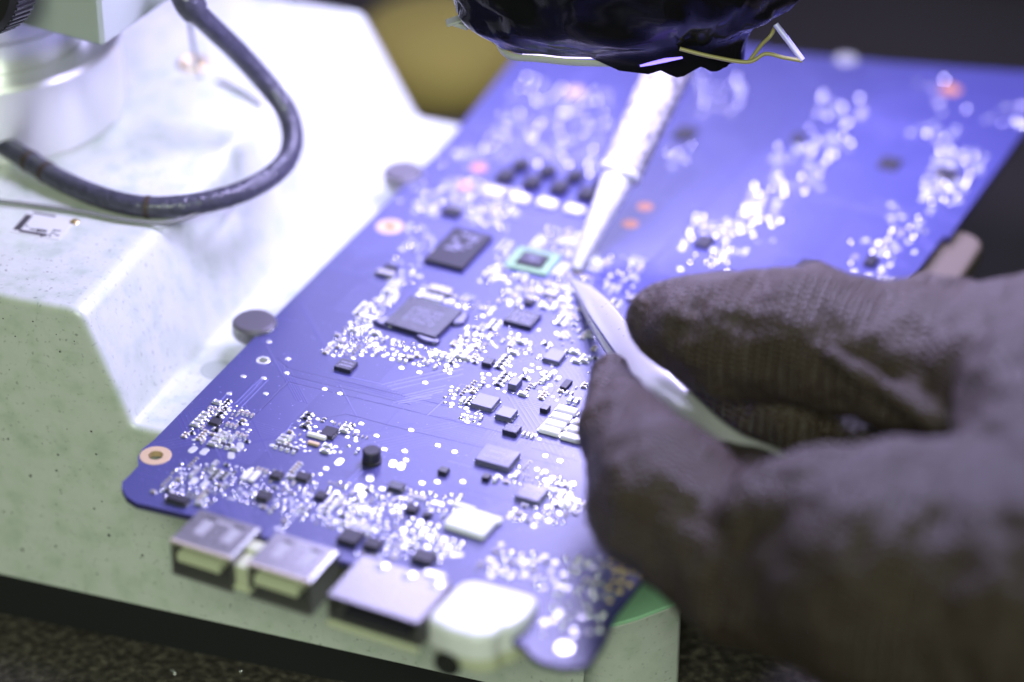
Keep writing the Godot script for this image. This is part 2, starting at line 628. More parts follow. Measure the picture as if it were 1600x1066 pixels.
func build_stand() -> void:
	var base := Vector3(-20, -57, -90)
	var t := thing("board_stand", "pale green and white painted metal stand under the circuit board", "stand", base)
	# front and back outlines (x, height) from the left end to the right end
	var outlines := []
	for e in [[-150.0, -22.4, -13.4, 82.0], [-160.0, -33.0, -19.7, 76.0]]:
		var pr := [Vector2(e[0], 18)]
		for k in range(1, 12):
			pr.append(Vector2(lerpf(e[0], e[1] - 4, k / 12.0), 18))
		pr.append_array(profile_arc(Vector2(e[0], 18), Vector2(e[1], 18), Vector2(e[2], -7), 4.0, 7))
		pr.append_array(profile_arc(Vector2(e[1], 18), Vector2(e[2], -7), Vector2(e[3], -7), 2.5, 5))
		for k in range(1, 13):
			pr.append(Vector2(lerpf(e[2] + 3, e[3], k / 12.0), -7))
		outlines.append(pr)
	var n: int = outlines[0].size()
	var zf := func(x: float) -> float: return -24.6 - 0.11 * x
	var zb := func(x: float) -> float: return -161.0 - 0.1 * (x + 20.0)
	var norm := func(pr: Array, i: int) -> Vector2:
		var d: Vector2 = pr[mini(i + 1, n - 1)] - pr[maxi(i - 1, 0)]
		return Vector2(-d.y, d.x).normalized()
	var rows := []
	var low := []
	var r := 1.6
	for i in n:
		var p: Vector2 = outlines[0][i]
		low.append(Vector3(p.x, -47, zf.call(p.x) + 5.5))
	for k in 6:
		var a := PI / 2 * k / 5.0
		var row := []
		for i in n:
			var p: Vector2 = outlines[0][i] - norm.call(outlines[0], i) * r * (1.0 - sin(a))
			row.append(Vector3(p.x, p.y, zf.call(p.x) - r * (1.0 - cos(a))))
		rows.append(row)
	for k in range(1, 10):
		var row := []
		for i in n:
			var p: Vector2 = outlines[0][i].lerp(outlines[1][i], k / 10.0)
			row.append(Vector3(p.x, p.y, lerpf(zf.call(outlines[0][i].x) - r, zb.call(outlines[1][i].x) + r, k / 10.0)))
		rows.append(row)
	for k in 6:
		var a := PI / 2 * k / 5.0
		var row := []
		for i in n:
			var p: Vector2 = outlines[1][i] - norm.call(outlines[1], i) * r * (1.0 - cos(a))
			row.append(Vector3(p.x, p.y, zb.call(p.x) + r * (1.0 - sin(a))))
		rows.append(row)
	var s := Shape.new()
	s.sheet(rows, Vector3.UP)
	# front wall with its slight draft, back wall and ends
	var fn := Vector3(0.15, 0.12, 1).normalized()
	for i in n - 1:
		s.quad(rows[0][i], rows[0][i + 1], low[i + 1], low[i], fn)
		var q: Array = rows[rows.size() - 1]
		s.quad(q[i], q[i + 1], Vector3(q[i + 1].x, -47, q[i + 1].z - 3), Vector3(q[i].x, -47, q[i].z - 3), Vector3(0, 0.1, -1).normalized())
	for e in [[0, Vector3.LEFT], [n - 1, Vector3.RIGHT]]:
		var i: int = e[0]
		for k in rows.size() - 1:
			var a: Vector3 = rows[k][i]
			var b: Vector3 = rows[k + 1][i]
			s.quad(a, b, Vector3(b.x, -47, b.z), Vector3(a.x, -47, a.z), e[1])
	part("body", s, M.paint, t)

	s = Shape.new()
	s.prism([Vector2(-149, 2), Vector2(86, -32.6), Vector2(76, -170), Vector2(-158, -145)], -57.0, -47.0, 0.0)
	part("foot_strip", s, M.strip, t)
	# low corner at the right front, its top seen beside the board
	s = Shape.new()
	var nose := [Vector2(79, -30.2), Vector2(86.9, -30.8), Vector2(90.5, -35), Vector2(95.6, -42.6), Vector2(95.2, -45.4), Vector2(93.6, -48.4), Vector2(91.2, -50.2), Vector2(88.4, -50.4), Vector2(84, -47), Vector2(79, -47)]
	s.prism(nose, -56.5, -28.6, 0.3)
	var foot := part("corner_foot", s, M.paint, t, "low right front corner of the stand")
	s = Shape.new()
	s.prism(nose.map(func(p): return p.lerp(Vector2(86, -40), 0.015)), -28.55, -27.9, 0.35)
	part("corner_lit_top", s, M.corner_lit, foot, "lit top of the low corner, the light put into its bright green")

	# thumbscrews that hold the board's left edge
	for q in [[-3.6, -56.5, 1.2], [-4.4, -124.0, 1.2]]:
		var c := Vector3(q[0] - 0.6, q[2], q[1])
		s = Shape.new()
		var prof := [Vector2(0, 0), Vector2(3.9, 0), Vector2(4.4, -0.5)]
		prof.append_array([Vector2(4.4, -3.2), Vector2(4.0, -3.6), Vector2(2.2, -3.6)])
		s.lathe(prof, c, Vector3.UP, 48)
		var head := part("thumbscrew", s, M.screw_steel, t, "nearer knurled steel thumbscrew at the board's left edge" if q[1] > -90.0 else "farther knurled steel thumbscrew at the board's left edge")
		var kn := Shape.new()
		for k in 44:
			var a := TAU * k / 44
			kn.box(c + Vector3(cos(a) * 4.42, -1.85, sin(a) * 4.42), Vector3(0.36, 2.4, 0.32), 0.08, Basis(Vector3.UP, -a))
		var ko := part("knurl", kn, M.steel, head)
		ko.set_meta("kind", "stuff")
		s = Shape.new()
		s.lathe([Vector2(2.2, -3.6), Vector2(2.2, -8.6)], c, Vector3.UP, 20)
		part("shaft", s, M.steel, head)
	# a shallow round recess in the plate
	s = Shape.new()
	s.lathe([Vector2(0, 0.03), Vector2(2.6, 0.03), Vector2(3.1, 0.08), Vector2(3.6, 0.03)], Vector3(-8.2, -7, -47.9), Vector3.UP, 30)
	part("screw_recess", s, M.grey_paint, t)
	# tan clamp arm beyond the right edge
	s = Shape.new()
	var arm := []
	for k in 12:
		var a := PI * k / 11.0
		arm.append(Vector2(113.6 + 5.2 * cos(a), -152.0 - 5.2 * sin(a)))
	arm.append_array([Vector2(108.4, -112), Vector2(118.8, -112)])
	s.prism(arm, -6.0, -2.0, 1.2)
	s.box(Vector3(106, -31, -128), Vector3(9, 50, 9), 1.0)
	part("clamp_arm", s, M.tan, t, "tan rounded clamp arm beyond the board's right edge")

	# worn sticker with dark printed marks on the plateau
	s = Shape.new()
	var lb := Basis(Vector3.UP, deg_to_rad(8))
	var lc := Vector3(-46.44, 18.00, -46.59)
	s.box(lc + Vector3(0, 0.06, 0), Vector3(11, 0.1, 9), 0.03, lb)
	var st := part("sticker", s, M.sticker, t, "worn square sticker with dark printed marks")
	s = Shape.new()
	s.box(lc + lb * Vector3(-4.4, 0.125, 0.4), Vector3(1.5, 0.03, 6.2), 0.0, lb)
	s.box(lc + lb * Vector3(-0.6, 0.125, 3.6), Vector3(6.0, 0.03, 0.9), 0.0, lb)
	s.box(lc + lb * Vector3(-1.6, 0.125, -3.8), Vector3(5.0, 0.03, 0.6), 0.0, lb)
	s.box(lc + lb * Vector3(0.6, 0.125, 2.2), Vector3(2.2, 0.03, 0.8), 0.0, lb)
	for k in 22:
		s.box(lc + lb * Vector3(rng.randf_range(-4, 4.5), 0.122, rng.randf_range(1.2, 4.2)), Vector3(rng.randf_range(0.2, 0.9), 0.03, rng.randf_range(0.2, 0.5)), 0.0, lb)
	part("printed_marks", s, M.ink, st)
	s = Shape.new()
	s.lathe([Vector2(0, 0.5), Vector2(0.7, 0.45), Vector2(1.1, 0.0)], Vector3(-41.52, 18.00, -50.32), Vector3.UP, 12, true)
	part("rust_spot", s, M.brass, t)
	s = Shape.new()
	s.lathe([Vector2(2.3, 0.0), Vector2(2.4, 0.7), Vector2(3.2, 0.8), Vector2(3.4, 0.0)], Vector3(-54.70, 18.00, -119.77), Vector3.UP, 32, true)
	part("brass_eyelet", s, M.brass, t)
	# chips and specks in the paint along the front edge
	s = Shape.new()
	for k in 40:
		var x := rng.randf_range(-44, -10)
		var y := rng.randf_range(-44, 14)
		if x > -20.5 + (18 - y) * 0.28:
			continue
		var f := clampf((18.0 - y) / 65.0, 0, 1)
		var z: float = zf.call(x) + 5.5 * f
		var w := rng.randf_range(0.12, 0.5) * (0.5 + f)
		s.box(Vector3(x, y, z), Vector3(w, w * rng.randf_range(0.6, 1.2), 0.16), 0.04)
	part("paint_chip", s, M.ink, t).set_meta("kind", "stuff")


func build_column() -> void:
	var c := Vector3(-82.77, 18.00, -85.38)
	var t := thing("support_column", "silver metal column with pale clamp block on the stand's top left", "column", c)
	var s := Shape.new()
	s.lathe([Vector2(26.6, 0), Vector2(27.2, 0.6), Vector2(27.2, 17.0), Vector2(26.4, 18.0), Vector2(20.6, 18.0)], c, Vector3.UP, 96)
	part("lower_collar", s, M.satin, t, "wide satin lower collar of the column")
	s = Shape.new()
	s.lathe([Vector2(20.4, 17.5), Vector2(20.4, 24.4), Vector2(19.8, 24.8), Vector2(19.8, 25.6), Vector2(20.4, 26.0), Vector2(20.4, 90.0), Vector2(0, 90)], c, Vector3.UP, 96)
	part("tube", s, M.aluminium, t)
	# clamp block round the tube
	s = Shape.new()
	var k := Vector3(-41.78, 50.00, -66.18)
	var b := Basis(Vector3.UP, deg_to_rad(-3))
	var bs := Vector3(62, 26, 44)
	s.box(k + b * Vector3(-31, 13, -22), bs, 0.8, b)
	part("clamp_block", s, M.grey_paint, t, "pale grey green clamp block")
	s = Shape.new()
	s.box(k + b * Vector3(9, 21, -34), Vector3(26, 8, 18), 0.6, b)
	part("side_plate", s, M.grey_paint, t)
	s = Shape.new()
	s.box(k + b * Vector3(10, 12.5, -40), Vector3(24, 8, 20), 1.0, b)
	part("cable_gland", s, M.black_plastic, t)
	# knurled knob on the block's face
	var kc := Vector3(-58.49, 66.00, -55.73)
	s = Shape.new()
	s.lathe([Vector2(0, 9), Vector2(8.5, 9), Vector2(9.6, 8), Vector2(9.6, 0.8), Vector2(9.0, 0), Vector2(0, 0)], kc, b * Vector3(0.1, 0.25, 1), 60)
	var kn := part("adjusting_knob", s, M.black_plastic, t)
	s = Shape.new()
	var ax := (b * Vector3(0.1, 0.25, 1)).normalized()
	var xx := Vector3.RIGHT - ax * ax.x
	xx = xx.normalized()
	var zz := ax.cross(xx)
	for q in 50:
		var a := TAU * q / 50
		var d := xx * cos(a) + zz * sin(a)
		s.box(kc + ax * 4.5 + d * 9.6, Vector3(0.7, 0.6, 7.0), 0.1, Basis(d, ax.cross(d), ax))
	part("knurl", s, M.black_plastic, kn).set_meta("kind", "stuff")

	# thick cable looping from the clamp over the plateau
	var cable := [Vector3(-34.21, 58.00, -85.39), Vector3(-31.35, 55.00, -82.51), Vector3(-28.99, 48.00, -86.92), Vector3(-26.44, 40.00, -92.67), Vector3(-22.36, 32.00, -96.30), Vector3(-17.56, 27.00, -95.76), Vector3(-14.52, 23.00, -92.98), Vector3(-12.98, 20.50, -87.79), Vector3(-12.71, 20.30, -79.43), Vector3(-15.28, 20.30, -71.24), Vector3(-20.49, 20.30, -64.19), Vector3(-28.48, 20.30, -58.69), Vector3(-38.46, 20.30, -57.65), Vector3(-50.51, 20.60, -59.73), Vector3(-61.12, 21.50, -62.97), Vector3(-72.20, 23.00, -65.60), Vector3(-82.92, 25.00, -67.56)]
	var pts := smooth_path(cable, 6)
	var o := thing("power_cable", "thick dark cable looping over the white stand beside the column", "cable", pts[40] - Vector3(0, 2.3, 0))
	s = Shape.new()
	s.tube(pts, [2.25], 20)
	part("sheath", s, M.cable, o)
	s = Shape.new()
	s.tube(pts.slice(0, 9), [3.0], 20)
	part("strain_relief", s, M.cable, o)
	# bits of old tape and grime stuck on the cable
	for i in [66, 80, 83]:
		s = Shape.new()
		var p: Vector3 = pts[i]
		s.tube([p, p.lerp(pts[i + 1], 0.6)], [2.36], 18)
		part("tape_scrap", s, M.grime, o)
	var thin := smooth_path([Vector3(-37.50, 52.00, -91.49), Vector3(-50.09, 19.00, -114.84), Vector3(-43.20, 18.70, -114.10), Vector3(-33.15, 18.60, -109.97), Vector3(-29.51, 16.00, -108.35), Vector3(-27.88, 12.00, -104.51), Vector3(-27.92, 8.00, -100.86), Vector3(-21.35, 14.00, -83.32), Vector3(-18.43, 18.70, -68.19), Vector3(-22.85, 18.70, -57.88), Vector3(-31.29, 18.70, -54.44), Vector3(-42.71, 18.70, -53.25), Vector3(-54.99, 18.70, -50.83), Vector3(-64.42, 18.70, -48.65)], 8)
	o = thing("thin_wire", "thin grey wire trailing under the thick dark cable", "wire", thin[60])
	s = Shape.new()
	s.tube(thin, [0.45], 8)
	part("wire", s, M.wire_grey, o)


func smooth_path(pts: Array, per: int) -> Array:
	var out := []
	for i in pts.size() - 1:
		var a: Vector3 = pts[maxi(i - 1, 0)]
		var b: Vector3 = pts[i]
		var c: Vector3 = pts[i + 1]
		var d: Vector3 = pts[mini(i + 2, pts.size() - 1)]
		for k in per:
			out.append(b.cubic_interpolate(c, a, d, float(k) / per))
	out.append(pts[pts.size() - 1])
	return out


# ---------------------------------------------------------------- the circuit board
var board: Node3D
var taken := []        # Rect2 in board millimetres that a part stands on
var loose_dots := []
var loose_caps := []
var n_dots := 0
var n_caps := 0
var kit := {}


func block(called: String, cx: float, cz: float, w: float, d: float, h: float, mt: Material, turn := 0.0, bevel := 0.12, y := 0.0, label := "") -> MeshInstance3D:
	var s := Shape.new()
	s.box(Vector3(0, h / 2 + y, 0), Vector3(w, h, d), bevel)
	taken.append(Rect2(cx - w / 2 - 0.4, cz - d / 2 - 0.4, w + 0.8, d + 0.8))
	return place(called, s.mesh(mt), board, Vector3(cx, 0.0, cz), turn, label)


func pins(o: MeshInstance3D, w: float, d: float, per_side: int, all_sides := true) -> void:
	var s := Shape.new()
	for k in per_side:
		var f := (k + 0.5) / per_side - 0.5
		for sg in [-1, 1]:
			s.box(Vector3(f * w * 0.92, 0.16, sg * (d / 2 + 0.12)), Vector3(w / per_side * 0.5, 0.3, 0.34), 0.05)
			if all_sides:
				s.box(Vector3(sg * (w / 2 + 0.12), 0.16, f * d * 0.92), Vector3(0.34, 0.3, d / per_side * 0.5), 0.05)
	var p := place("pin_row", s.mesh(M.solder), o)
	p.set_meta("kind", "stuff")


func marking(o: MeshInstance3D, w: float, d: float, h: float, lines: int) -> void:
	# worn illegible print on top of a package
	var s := Shape.new()
	for k in lines:
		var z := ((k + 0.5) / lines - 0.5) * d * 0.62
		var x := -w * 0.34
		while x < w * 0.32:
			var l := rng.randf_range(0.12, 0.45)
			if rng.randf() < 0.82:
				s.box(Vector3(x + l / 2, h + 0.006, z), Vector3(l, 0.012, d * 0.62 / lines * 0.36), 0.0)
			x += l + rng.randf_range(0.08, 0.2)
	var p := place("marking", s.mesh(M.print), o)
	p.set_meta("kind", "stuff")


func make_kit() -> void:
	var caps := []
	for spec in [[1.0, 0.5, 0.5, "ceramic_tan"], [1.0, 0.5, 0.45, "resistor"], [1.6, 0.8, 0.7, "ceramic_grey"], [0.6, 0.32, 0.3, "ceramic_tan"], [1.6, 0.8, 0.5, "resistor"], [2.0, 1.25, 0.9, "ceramic_tan"]]:
		var s := Shape.new()
		s.box(Vector3(0, spec[2] / 2, 0), Vector3(spec[0] * 0.55, spec[2], spec[1]), 0.04)
		var m := s.mesh(M[spec[3]])
		s = Shape.new()
		for sg in [-1, 1]:
			s.box(Vector3(sg * spec[0] * 0.39, spec[2] / 2 + 0.01, 0), Vector3(spec[0] * 0.26, spec[2] + 0.03, spec[1] + 0.03), 0.06)
			s.box(Vector3(sg * spec[0] * 0.60, 0.08, 0), Vector3(spec[0] * 0.28, 0.16, spec[1] * 0.9), 0.05)
		caps.append(s.mesh(M.tin, Vector3.ZERO, m))
	kit.caps = caps
	var s := Shape.new()
	s.lathe([Vector2(0, 0.06), Vector2(0.40, 0.055), Vector2(0.5, 0.0)], Vector3.ZERO, Vector3.UP, 14, false)
	kit.pad = s.mesh(M.tin)
	s = Shape.new()
	s.lathe([Vector2(0, 0.30), Vector2(0.2, 0.27), Vector2(0.37, 0.17), Vector2(0.46, 0.03), Vector2(0.5, 0.0)], Vector3.ZERO, Vector3.UP, 12, true)
	kit.dome = s.mesh(M.solder)
	kit.gold = s.mesh(M.brass)
	s = Shape.new()
	s.lathe([Vector2(0.28, 0.05), Vector2(0.5, 0.05), Vector2(0.56, 0.0)], Vector3.ZERO, Vector3.UP, 14)
	kit.ring = s.mesh(M.tin)
	s = Shape.new()
	var oval := []
	for k in 16:
		var a := TAU * k / 16
		oval.append(Vector2(cos(a) * 0.62 + signf(cos(a)) * 0.5, sin(a) * 0.62))
	s.prism(oval, 0.0, 0.09, 0.04, 2)
	kit.oval = s.mesh(M.tin)


func clear_at(x: float, z: float, pad: float) -> bool:
	var p := Vector2(x, z)
	for r in taken:
		if r.grow(pad).has_point(p):
			return false
	return true


func dot(x: float, z: float, size: float, kind := "pad") -> void:
	if n_dots < 290:
		var o := place("solder_pad" if kind in ["pad", "ring"] else "solder_joint", kit[kind], board, Vector3(x, 0.004, z), rng.randf_range(0, 90))
		o.scale = Vector3(size, 1.0 if kind in ["pad", "ring"] else size, size)
		n_dots += 1
	else:
		loose_dots.append([x, z, size, kind])


func cap(x: float, z: float, k: int, turn: float) -> void:
	if n_caps < 290:
		place("capacitor" if k in [0, 2, 3, 5] else "resistor", kit.caps[k], board, Vector3(x, 0.004, z), turn)
		n_caps += 1
	else:
		loose_caps.append([x, z, k, turn])


# corners in board millimetres: front left, front right, back right, back left
func cluster(fl: Vector2, fr: Vector2, br: Vector2, bl: Vector2, count: int, cap_share: float, size := 0.8, shine := 0.4) -> void:
	var placed := []
	var tries := 0
	while placed.size() < count and tries < count * 14:
		tries += 1
		var u := rng.randf()
		var w := rng.randf()
		var p := fl.lerp(fr, u).lerp(bl.lerp(br, u), w)
		p = Vector2(snappedf(p.x, 0.42), snappedf(p.y, 0.42))
		if not clear_at(p.x, p.y, 0.25):
			continue
		var free := true
		for q in placed:
			if absf(q.x - p.x) < q.z + 0.17 + size * 0.31 and absf(q.y - p.y) < q.z + 0.17 + size * 0.31:
				free = false
				break
		if not free:
			continue
		if rng.randf() < cap_share:
			var roll := rng.randf()
			var k := 0 if roll < 0.34 else 1 if roll < 0.52 else 3 if roll < 0.72 else 2 if roll < 0.88 else 4
			var turn := 0.0 if rng.randf() < 0.5 else 90.0
			# parts come in short rows
			var run := 1 if rng.randf() < 0.55 else rng.randi_range(2, 4)
			for j in run:
				var step := (0.95 if k in [0, 1, 3] else 1.3) * j
				var q := p + (Vector2(0, -step) if turn == 0.0 else Vector2(step, 0))
				if clear_at(q.x, q.y, 0.3):
					cap(q.x, q.y, k, turn)
					placed.append(Vector3(q.x, q.y, 0.7))
		else:
			var sz := size * rng.randf_range(0.65, 1.15)
			var kind := "gold" if shine < 0.0 else "dome" if rng.randf() < shine else "ring" if rng.randf() < 0.15 else "pad"
			dot(p.x, p.y, sz, kind)
			placed.append(Vector3(p.x, p.y, sz * 0.5))


func build_board() -> void:
	board = thing("circuit_board", "blue circuit board crowded with chips and solder points on the stand", "circuit board", Vector3.ZERO)
	board.set_meta("base", Vector3.ZERO)
	trace_lines = [
		[false, 1, [Vector2(11.89, -24.83), Vector2(12.12, -41.13), Vector2(47.05, -42.97), Vector2(73.60, -44.18)]],
		[true, 1, [Vector2(7.13, -40.27), Vector2(7.16, -30.10)]], [true, 1, [Vector2(8.03, -40.19), Vector2(8.05, -29.79)]], [true, 1, [Vector2(6.56, -40.25), Vector2(6.37, -30.22)]],
		[false, 1, [Vector2(5.92, -47.57), Vector2(9.79, -45.32), Vector2(44.35, -47.03)]],
		[false, 1, [Vector2(11.70, -43.19), Vector2(37.30, -44.42)]],
		[true, 2, [Vector2(29.16, -48.47), Vector2(34.78, -54.91), Vector2(40.34, -61.36)]], [true, 2, [Vector2(31.69, -47.68), Vector2(41.76, -58.48)]], [true, 2, [Vector2(30.38, -48.30), Vector2(35.52, -54.00), Vector2(40.95, -60.12)]],
		[true, 2, [Vector2(34.65, -46.85), Vector2(40.50, -53.35)]], [true, 2, [Vector2(35.41, -46.47), Vector2(40.66, -52.18)]], [true, 2, [Vector2(33.97, -43.81), Vector2(39.63, -49.21)]], [true, 2, [Vector2(35.07, -43.85), Vector2(39.80, -48.31)]], [true, 2, [Vector2(36.29, -46.39), Vector2(40.83, -51.27)]],
		[true, 1, [Vector2(29.16, -48.47), Vector2(24.10, -48.08), Vector2(18.57, -47.72)]],
		[false, 1, [Vector2(19.82, -20.99), Vector2(19.90, -28.39), Vector2(27.61, -36.16), Vector2(38.66, -36.35), Vector2(73.04, -38.12)]],
		[true, 1, [Vector2(20.03, -20.62), Vector2(19.81, -29.07)]],
		[false, 2, [Vector2(19.90, -28.39), Vector2(28.77, -28.79)]],
		[false, 1, [Vector2(53.21, -65.94), Vector2(59.32, -66.31), Vector2(60.59, -59.91), Vector2(52.57, -59.59), Vector2(53.21, -65.94)]],
		[true, 1, [Vector2(42.53, -47.88), Vector2(43.14, -55.11), Vector2(48.27, -56.05)]], [true, 1, [Vector2(42.04, -42.77), Vector2(42.53, -47.88)]],
		[true, 2, [Vector2(38.56, -21.29), Vector2(38.40, -15.96)]], [true, 2, [Vector2(39.30, -21.18), Vector2(39.14, -15.86)]],
		[true, 1, [Vector2(52.48, -30.67), Vector2(63.21, -30.70)]], [false, 1, [Vector2(56.16, -23.27), Vector2(71.71, -23.93)]],
		[false, 3, [Vector2(58.06, -96.16), Vector2(60.54, -149.67), Vector2(61.70, -185.72)]],
		[false, 2, [Vector2(64.92, -41.23), Vector2(74.36, -41.05)]],
		[true, 1, [Vector2(2.76, -22.42), Vector2(3.35, -32.48)]], [true, 1, [Vector2(3.33, -26.33), Vector2(3.34, -31.24)]],
	]
	var tex := board_images()
	var m := mat("solder_mask", Color(1, 1, 1), 0.42)
	m.albedo_texture = tex[0]
	m.heightmap_enabled = true
	m.heightmap_texture = tex[1]
	m.heightmap_scale = 0.006
	m.metallic_specular = 0.6
	var edge := mat("board_edge", Color(0.035, 0.03, 0.12), 0.6)

	var outline := [Vector2(-2.81, -141.84), Vector2(-2.32, -86.48), Vector2(-1.35, -12.59), Vector2(-1.77, -9.09), Vector2(-1.22, -6.56), Vector2(0.43, -4.10), Vector2(0.54, -0.94), Vector2(0.44, 1.61), Vector2(1.41, 3.41), Vector2(3.56, 5.31), Vector2(6.23, 6.27), Vector2(17.70, 5.24),
		Vector2(47.21, 5.43), Vector2(65.48, 5.71), Vector2(89.62, 13.63), Vector2(90.96, 14.92), Vector2(93.64, 15.96), Vector2(97.59, 15.61), Vector2(100.30, 14.14), Vector2(101.14, 12.78), Vector2(101.08, 5.84), Vector2(99.77, -1.85), Vector2(100.13, -15.30),
		Vector2(104.86, -62.55), Vector2(110.31, -128.96), Vector2(110.92, -150.09), Vector2(112.12, -149.49), Vector2(112.69, -201.61), Vector2(113.88, -238.24), Vector2(104.16, -229.35), Vector2(75.62, -220.79), Vector2(53.60, -215.37), Vector2(30.08, -212.98), Vector2(-7.20, -195.28)]
	var holes := [[Vector2(1.63, -8.38), 1.5], [Vector2(3.85, -45.82), 0.95], [Vector2(2.69, -102.82), 1.15]]
	var loop := []
	for p in outline:
		loop.append(p)
	# each hole is bridged to the outline so that it is really open
	for q in holes:
		var best := 0
		for i in loop.size():
			if loop[i].distance_to(q[0]) < loop[best].distance_to(q[0]):
				best = i
		var circle := []
		var a0: float = (loop[best] - q[0]).angle()
		var area := 0.0
		for i in loop.size():
			area += loop[i].cross(loop[(i + 1) % loop.size()])
		for k in 25:
			circle.append(q[0] + Vector2.from_angle(a0 - signf(area) * TAU * k / 24.0 + (0.0 if k < 24 else 0.0)) * q[1])
		circle[24] = circle[24] + Vector2(0.0004, 0.0004)
		var grown := loop.slice(0, best + 1)
		grown.append_array(circle)
		grown.append(loop[best] + Vector2(0.0004, 0.0004))
		grown.append_array(loop.slice(best + 1))
		loop = grown
	var idx := Geometry2D.triangulate_polygon(PackedVector2Array(loop))
	if idx.is_empty():
		print("board outline did not triangulate")
	var s := Shape.new()
	for t in range(0, idx.size(), 3):
		var q := []
		var u := []
		for k in 3:
			var p: Vector2 = loop[idx[t + k]]
			q.append(Vector3(p.x, 0, p.y))
			u.append(Vector2((p.x + 10.0) / 130.0, (p.y + 235.0) / 260.0))
		s.tri(q[0], q[1], q[2], Vector3.UP, Vector3.UP, Vector3.UP, u[0], u[1], u[2])
	var am := s.mesh(m)
	s = Shape.new()
	for t in range(0, idx.size(), 3):
		var q := []
		for k in 3:
			var p: Vector2 = loop[idx[t + k]]
			q.append(Vector3(p.x, -1.3, p.y))
		s.tri(q[0], q[1], q[2], Vector3.DOWN, Vector3.DOWN, Vector3.DOWN)
	var sum := 0.0
	for i in loop.size():
		sum += loop[i].cross(loop[(i + 1) % loop.size()])
	for i in loop.size():
		var a: Vector2 = loop[i]
		var b: Vector2 = loop[(i + 1) % loop.size()]
		if a.distance_to(b) < 0.01:
			continue
		var d := (b - a).normalized() * signf(sum)
		s.quad(Vector3(a.x, 0, a.y), Vector3(b.x, 0, b.y), Vector3(b.x, -1.3, b.y), Vector3(a.x, -1.3, a.y), Vector3(d.y, 0, -d.x))
	s.mesh(edge, Vector3.ZERO, am)
	place("laminate", am, board)

	make_kit()
	# plated mounting holes
	var ring_specs := [[holes[0][0], 1.5, 3.0, "gold"], [holes[1][0], 0.95, 1.35, "tin"], [holes[2][0], 1.15, 2.9, "gold"], [Vector2(95.63, 10.77), 0.5, 1.5, "tin"], [Vector2(91.40, -213.48), 0.6, 2.5, "copper"], [Vector2(13.24, -175.33), 0.6, 2.2, "gold"], [Vector2(64.34, -217.59), 0.6, 2.6, "tin"]]
	for q in ring_specs:
		s = Shape.new()
		s.lathe([Vector2(q[1] - 0.05, -1.2), Vector2(q[1] - 0.05, 0.05), Vector2(q[2], 0.05), Vector2(q[2] + 0.06, 0.0)], Vector3.ZERO, Vector3.UP, 36)
		place("mounting_ring", s.mesh(M[q[3]]), board, Vector3(q[0].x, 0, q[0].y))
		taken.append(Rect2(q[0].x - q[2] - 0.3, q[0].y - q[2] - 0.3, q[2] * 2 + 0.6, q[2] * 2 + 0.6))

	var o: MeshInstance3D
	o = block("memory_chip", 20.5, -100.0, 9.1, 14.8, 1.1, M.package_matt, 0.0, 0.15, 0.0, "large black memory chip near the stand side")
	var blot := Shape.new()
	for k in 26:
		blot.box(Vector3(rng.randf_range(-2.2, 2.2), 1.108, rng.randf_range(-5.5, 1.5)), Vector3(rng.randf_range(0.4, 1.4), 0.012, rng.randf_range(0.3, 0.6)))
	place("marking", blot.mesh(M.print), o).set_meta("kind", "stuff")

	# big controller held by four glue corners
	o = block("controller_chip", 26.1, -72.5, 12.0, 11.4, 1.1, M.package, -3.0, 0.12, 0.0, "square black controller with glue on its corners")
	marking(o, 10.0, 9.0, 1.1, 9)
	for q in [[-6.2, 4.4, 2.6, 2.0], [4.6, 6.0, 2.8, 1.4], [6.4, -3.8, 1.6, 2.8], [-5.2, -5.6, 1.8, 1.3]]:
		s = Shape.new()
		var ob := []
		for k in 18:
			var a := TAU * k / 18
			ob.append(Vector2(q[0] + cos(a) * q[2] * (1.0 + 0.12 * sin(a * 3 + q[0])), q[1] + sin(a) * q[3]))
		s.prism(ob, 0.0, 0.75, 0.6, 4)
		place("glue_blob", s.mesh(M.glue), o)
	taken.append(Rect2(17.5, -80, 17.5, 15.5))
	# bare die on its green substrate
	o = block("processor_substrate", 36.6, -102.4, 9.6, 8.3, 0.7, M.substrate, 2.0, 0.08, 0.0, "green substrate with a bare black die")
	s = Shape.new()
	s.box(Vector3(0, 0.95, 0), Vector3(5.2, 0.5, 4.6), 0.06)
	var die := place("die", s.mesh(M.silicon), o)
	marking(die, 4.6, 4.0, 1.2, 5)
	s = Shape.new()
	s.box(Vector3(0, 0.72, 0), Vector3(6.2, 0.1, 5.6), 0.02)
	place("die_frame", s.mesh(M.cavity), o)

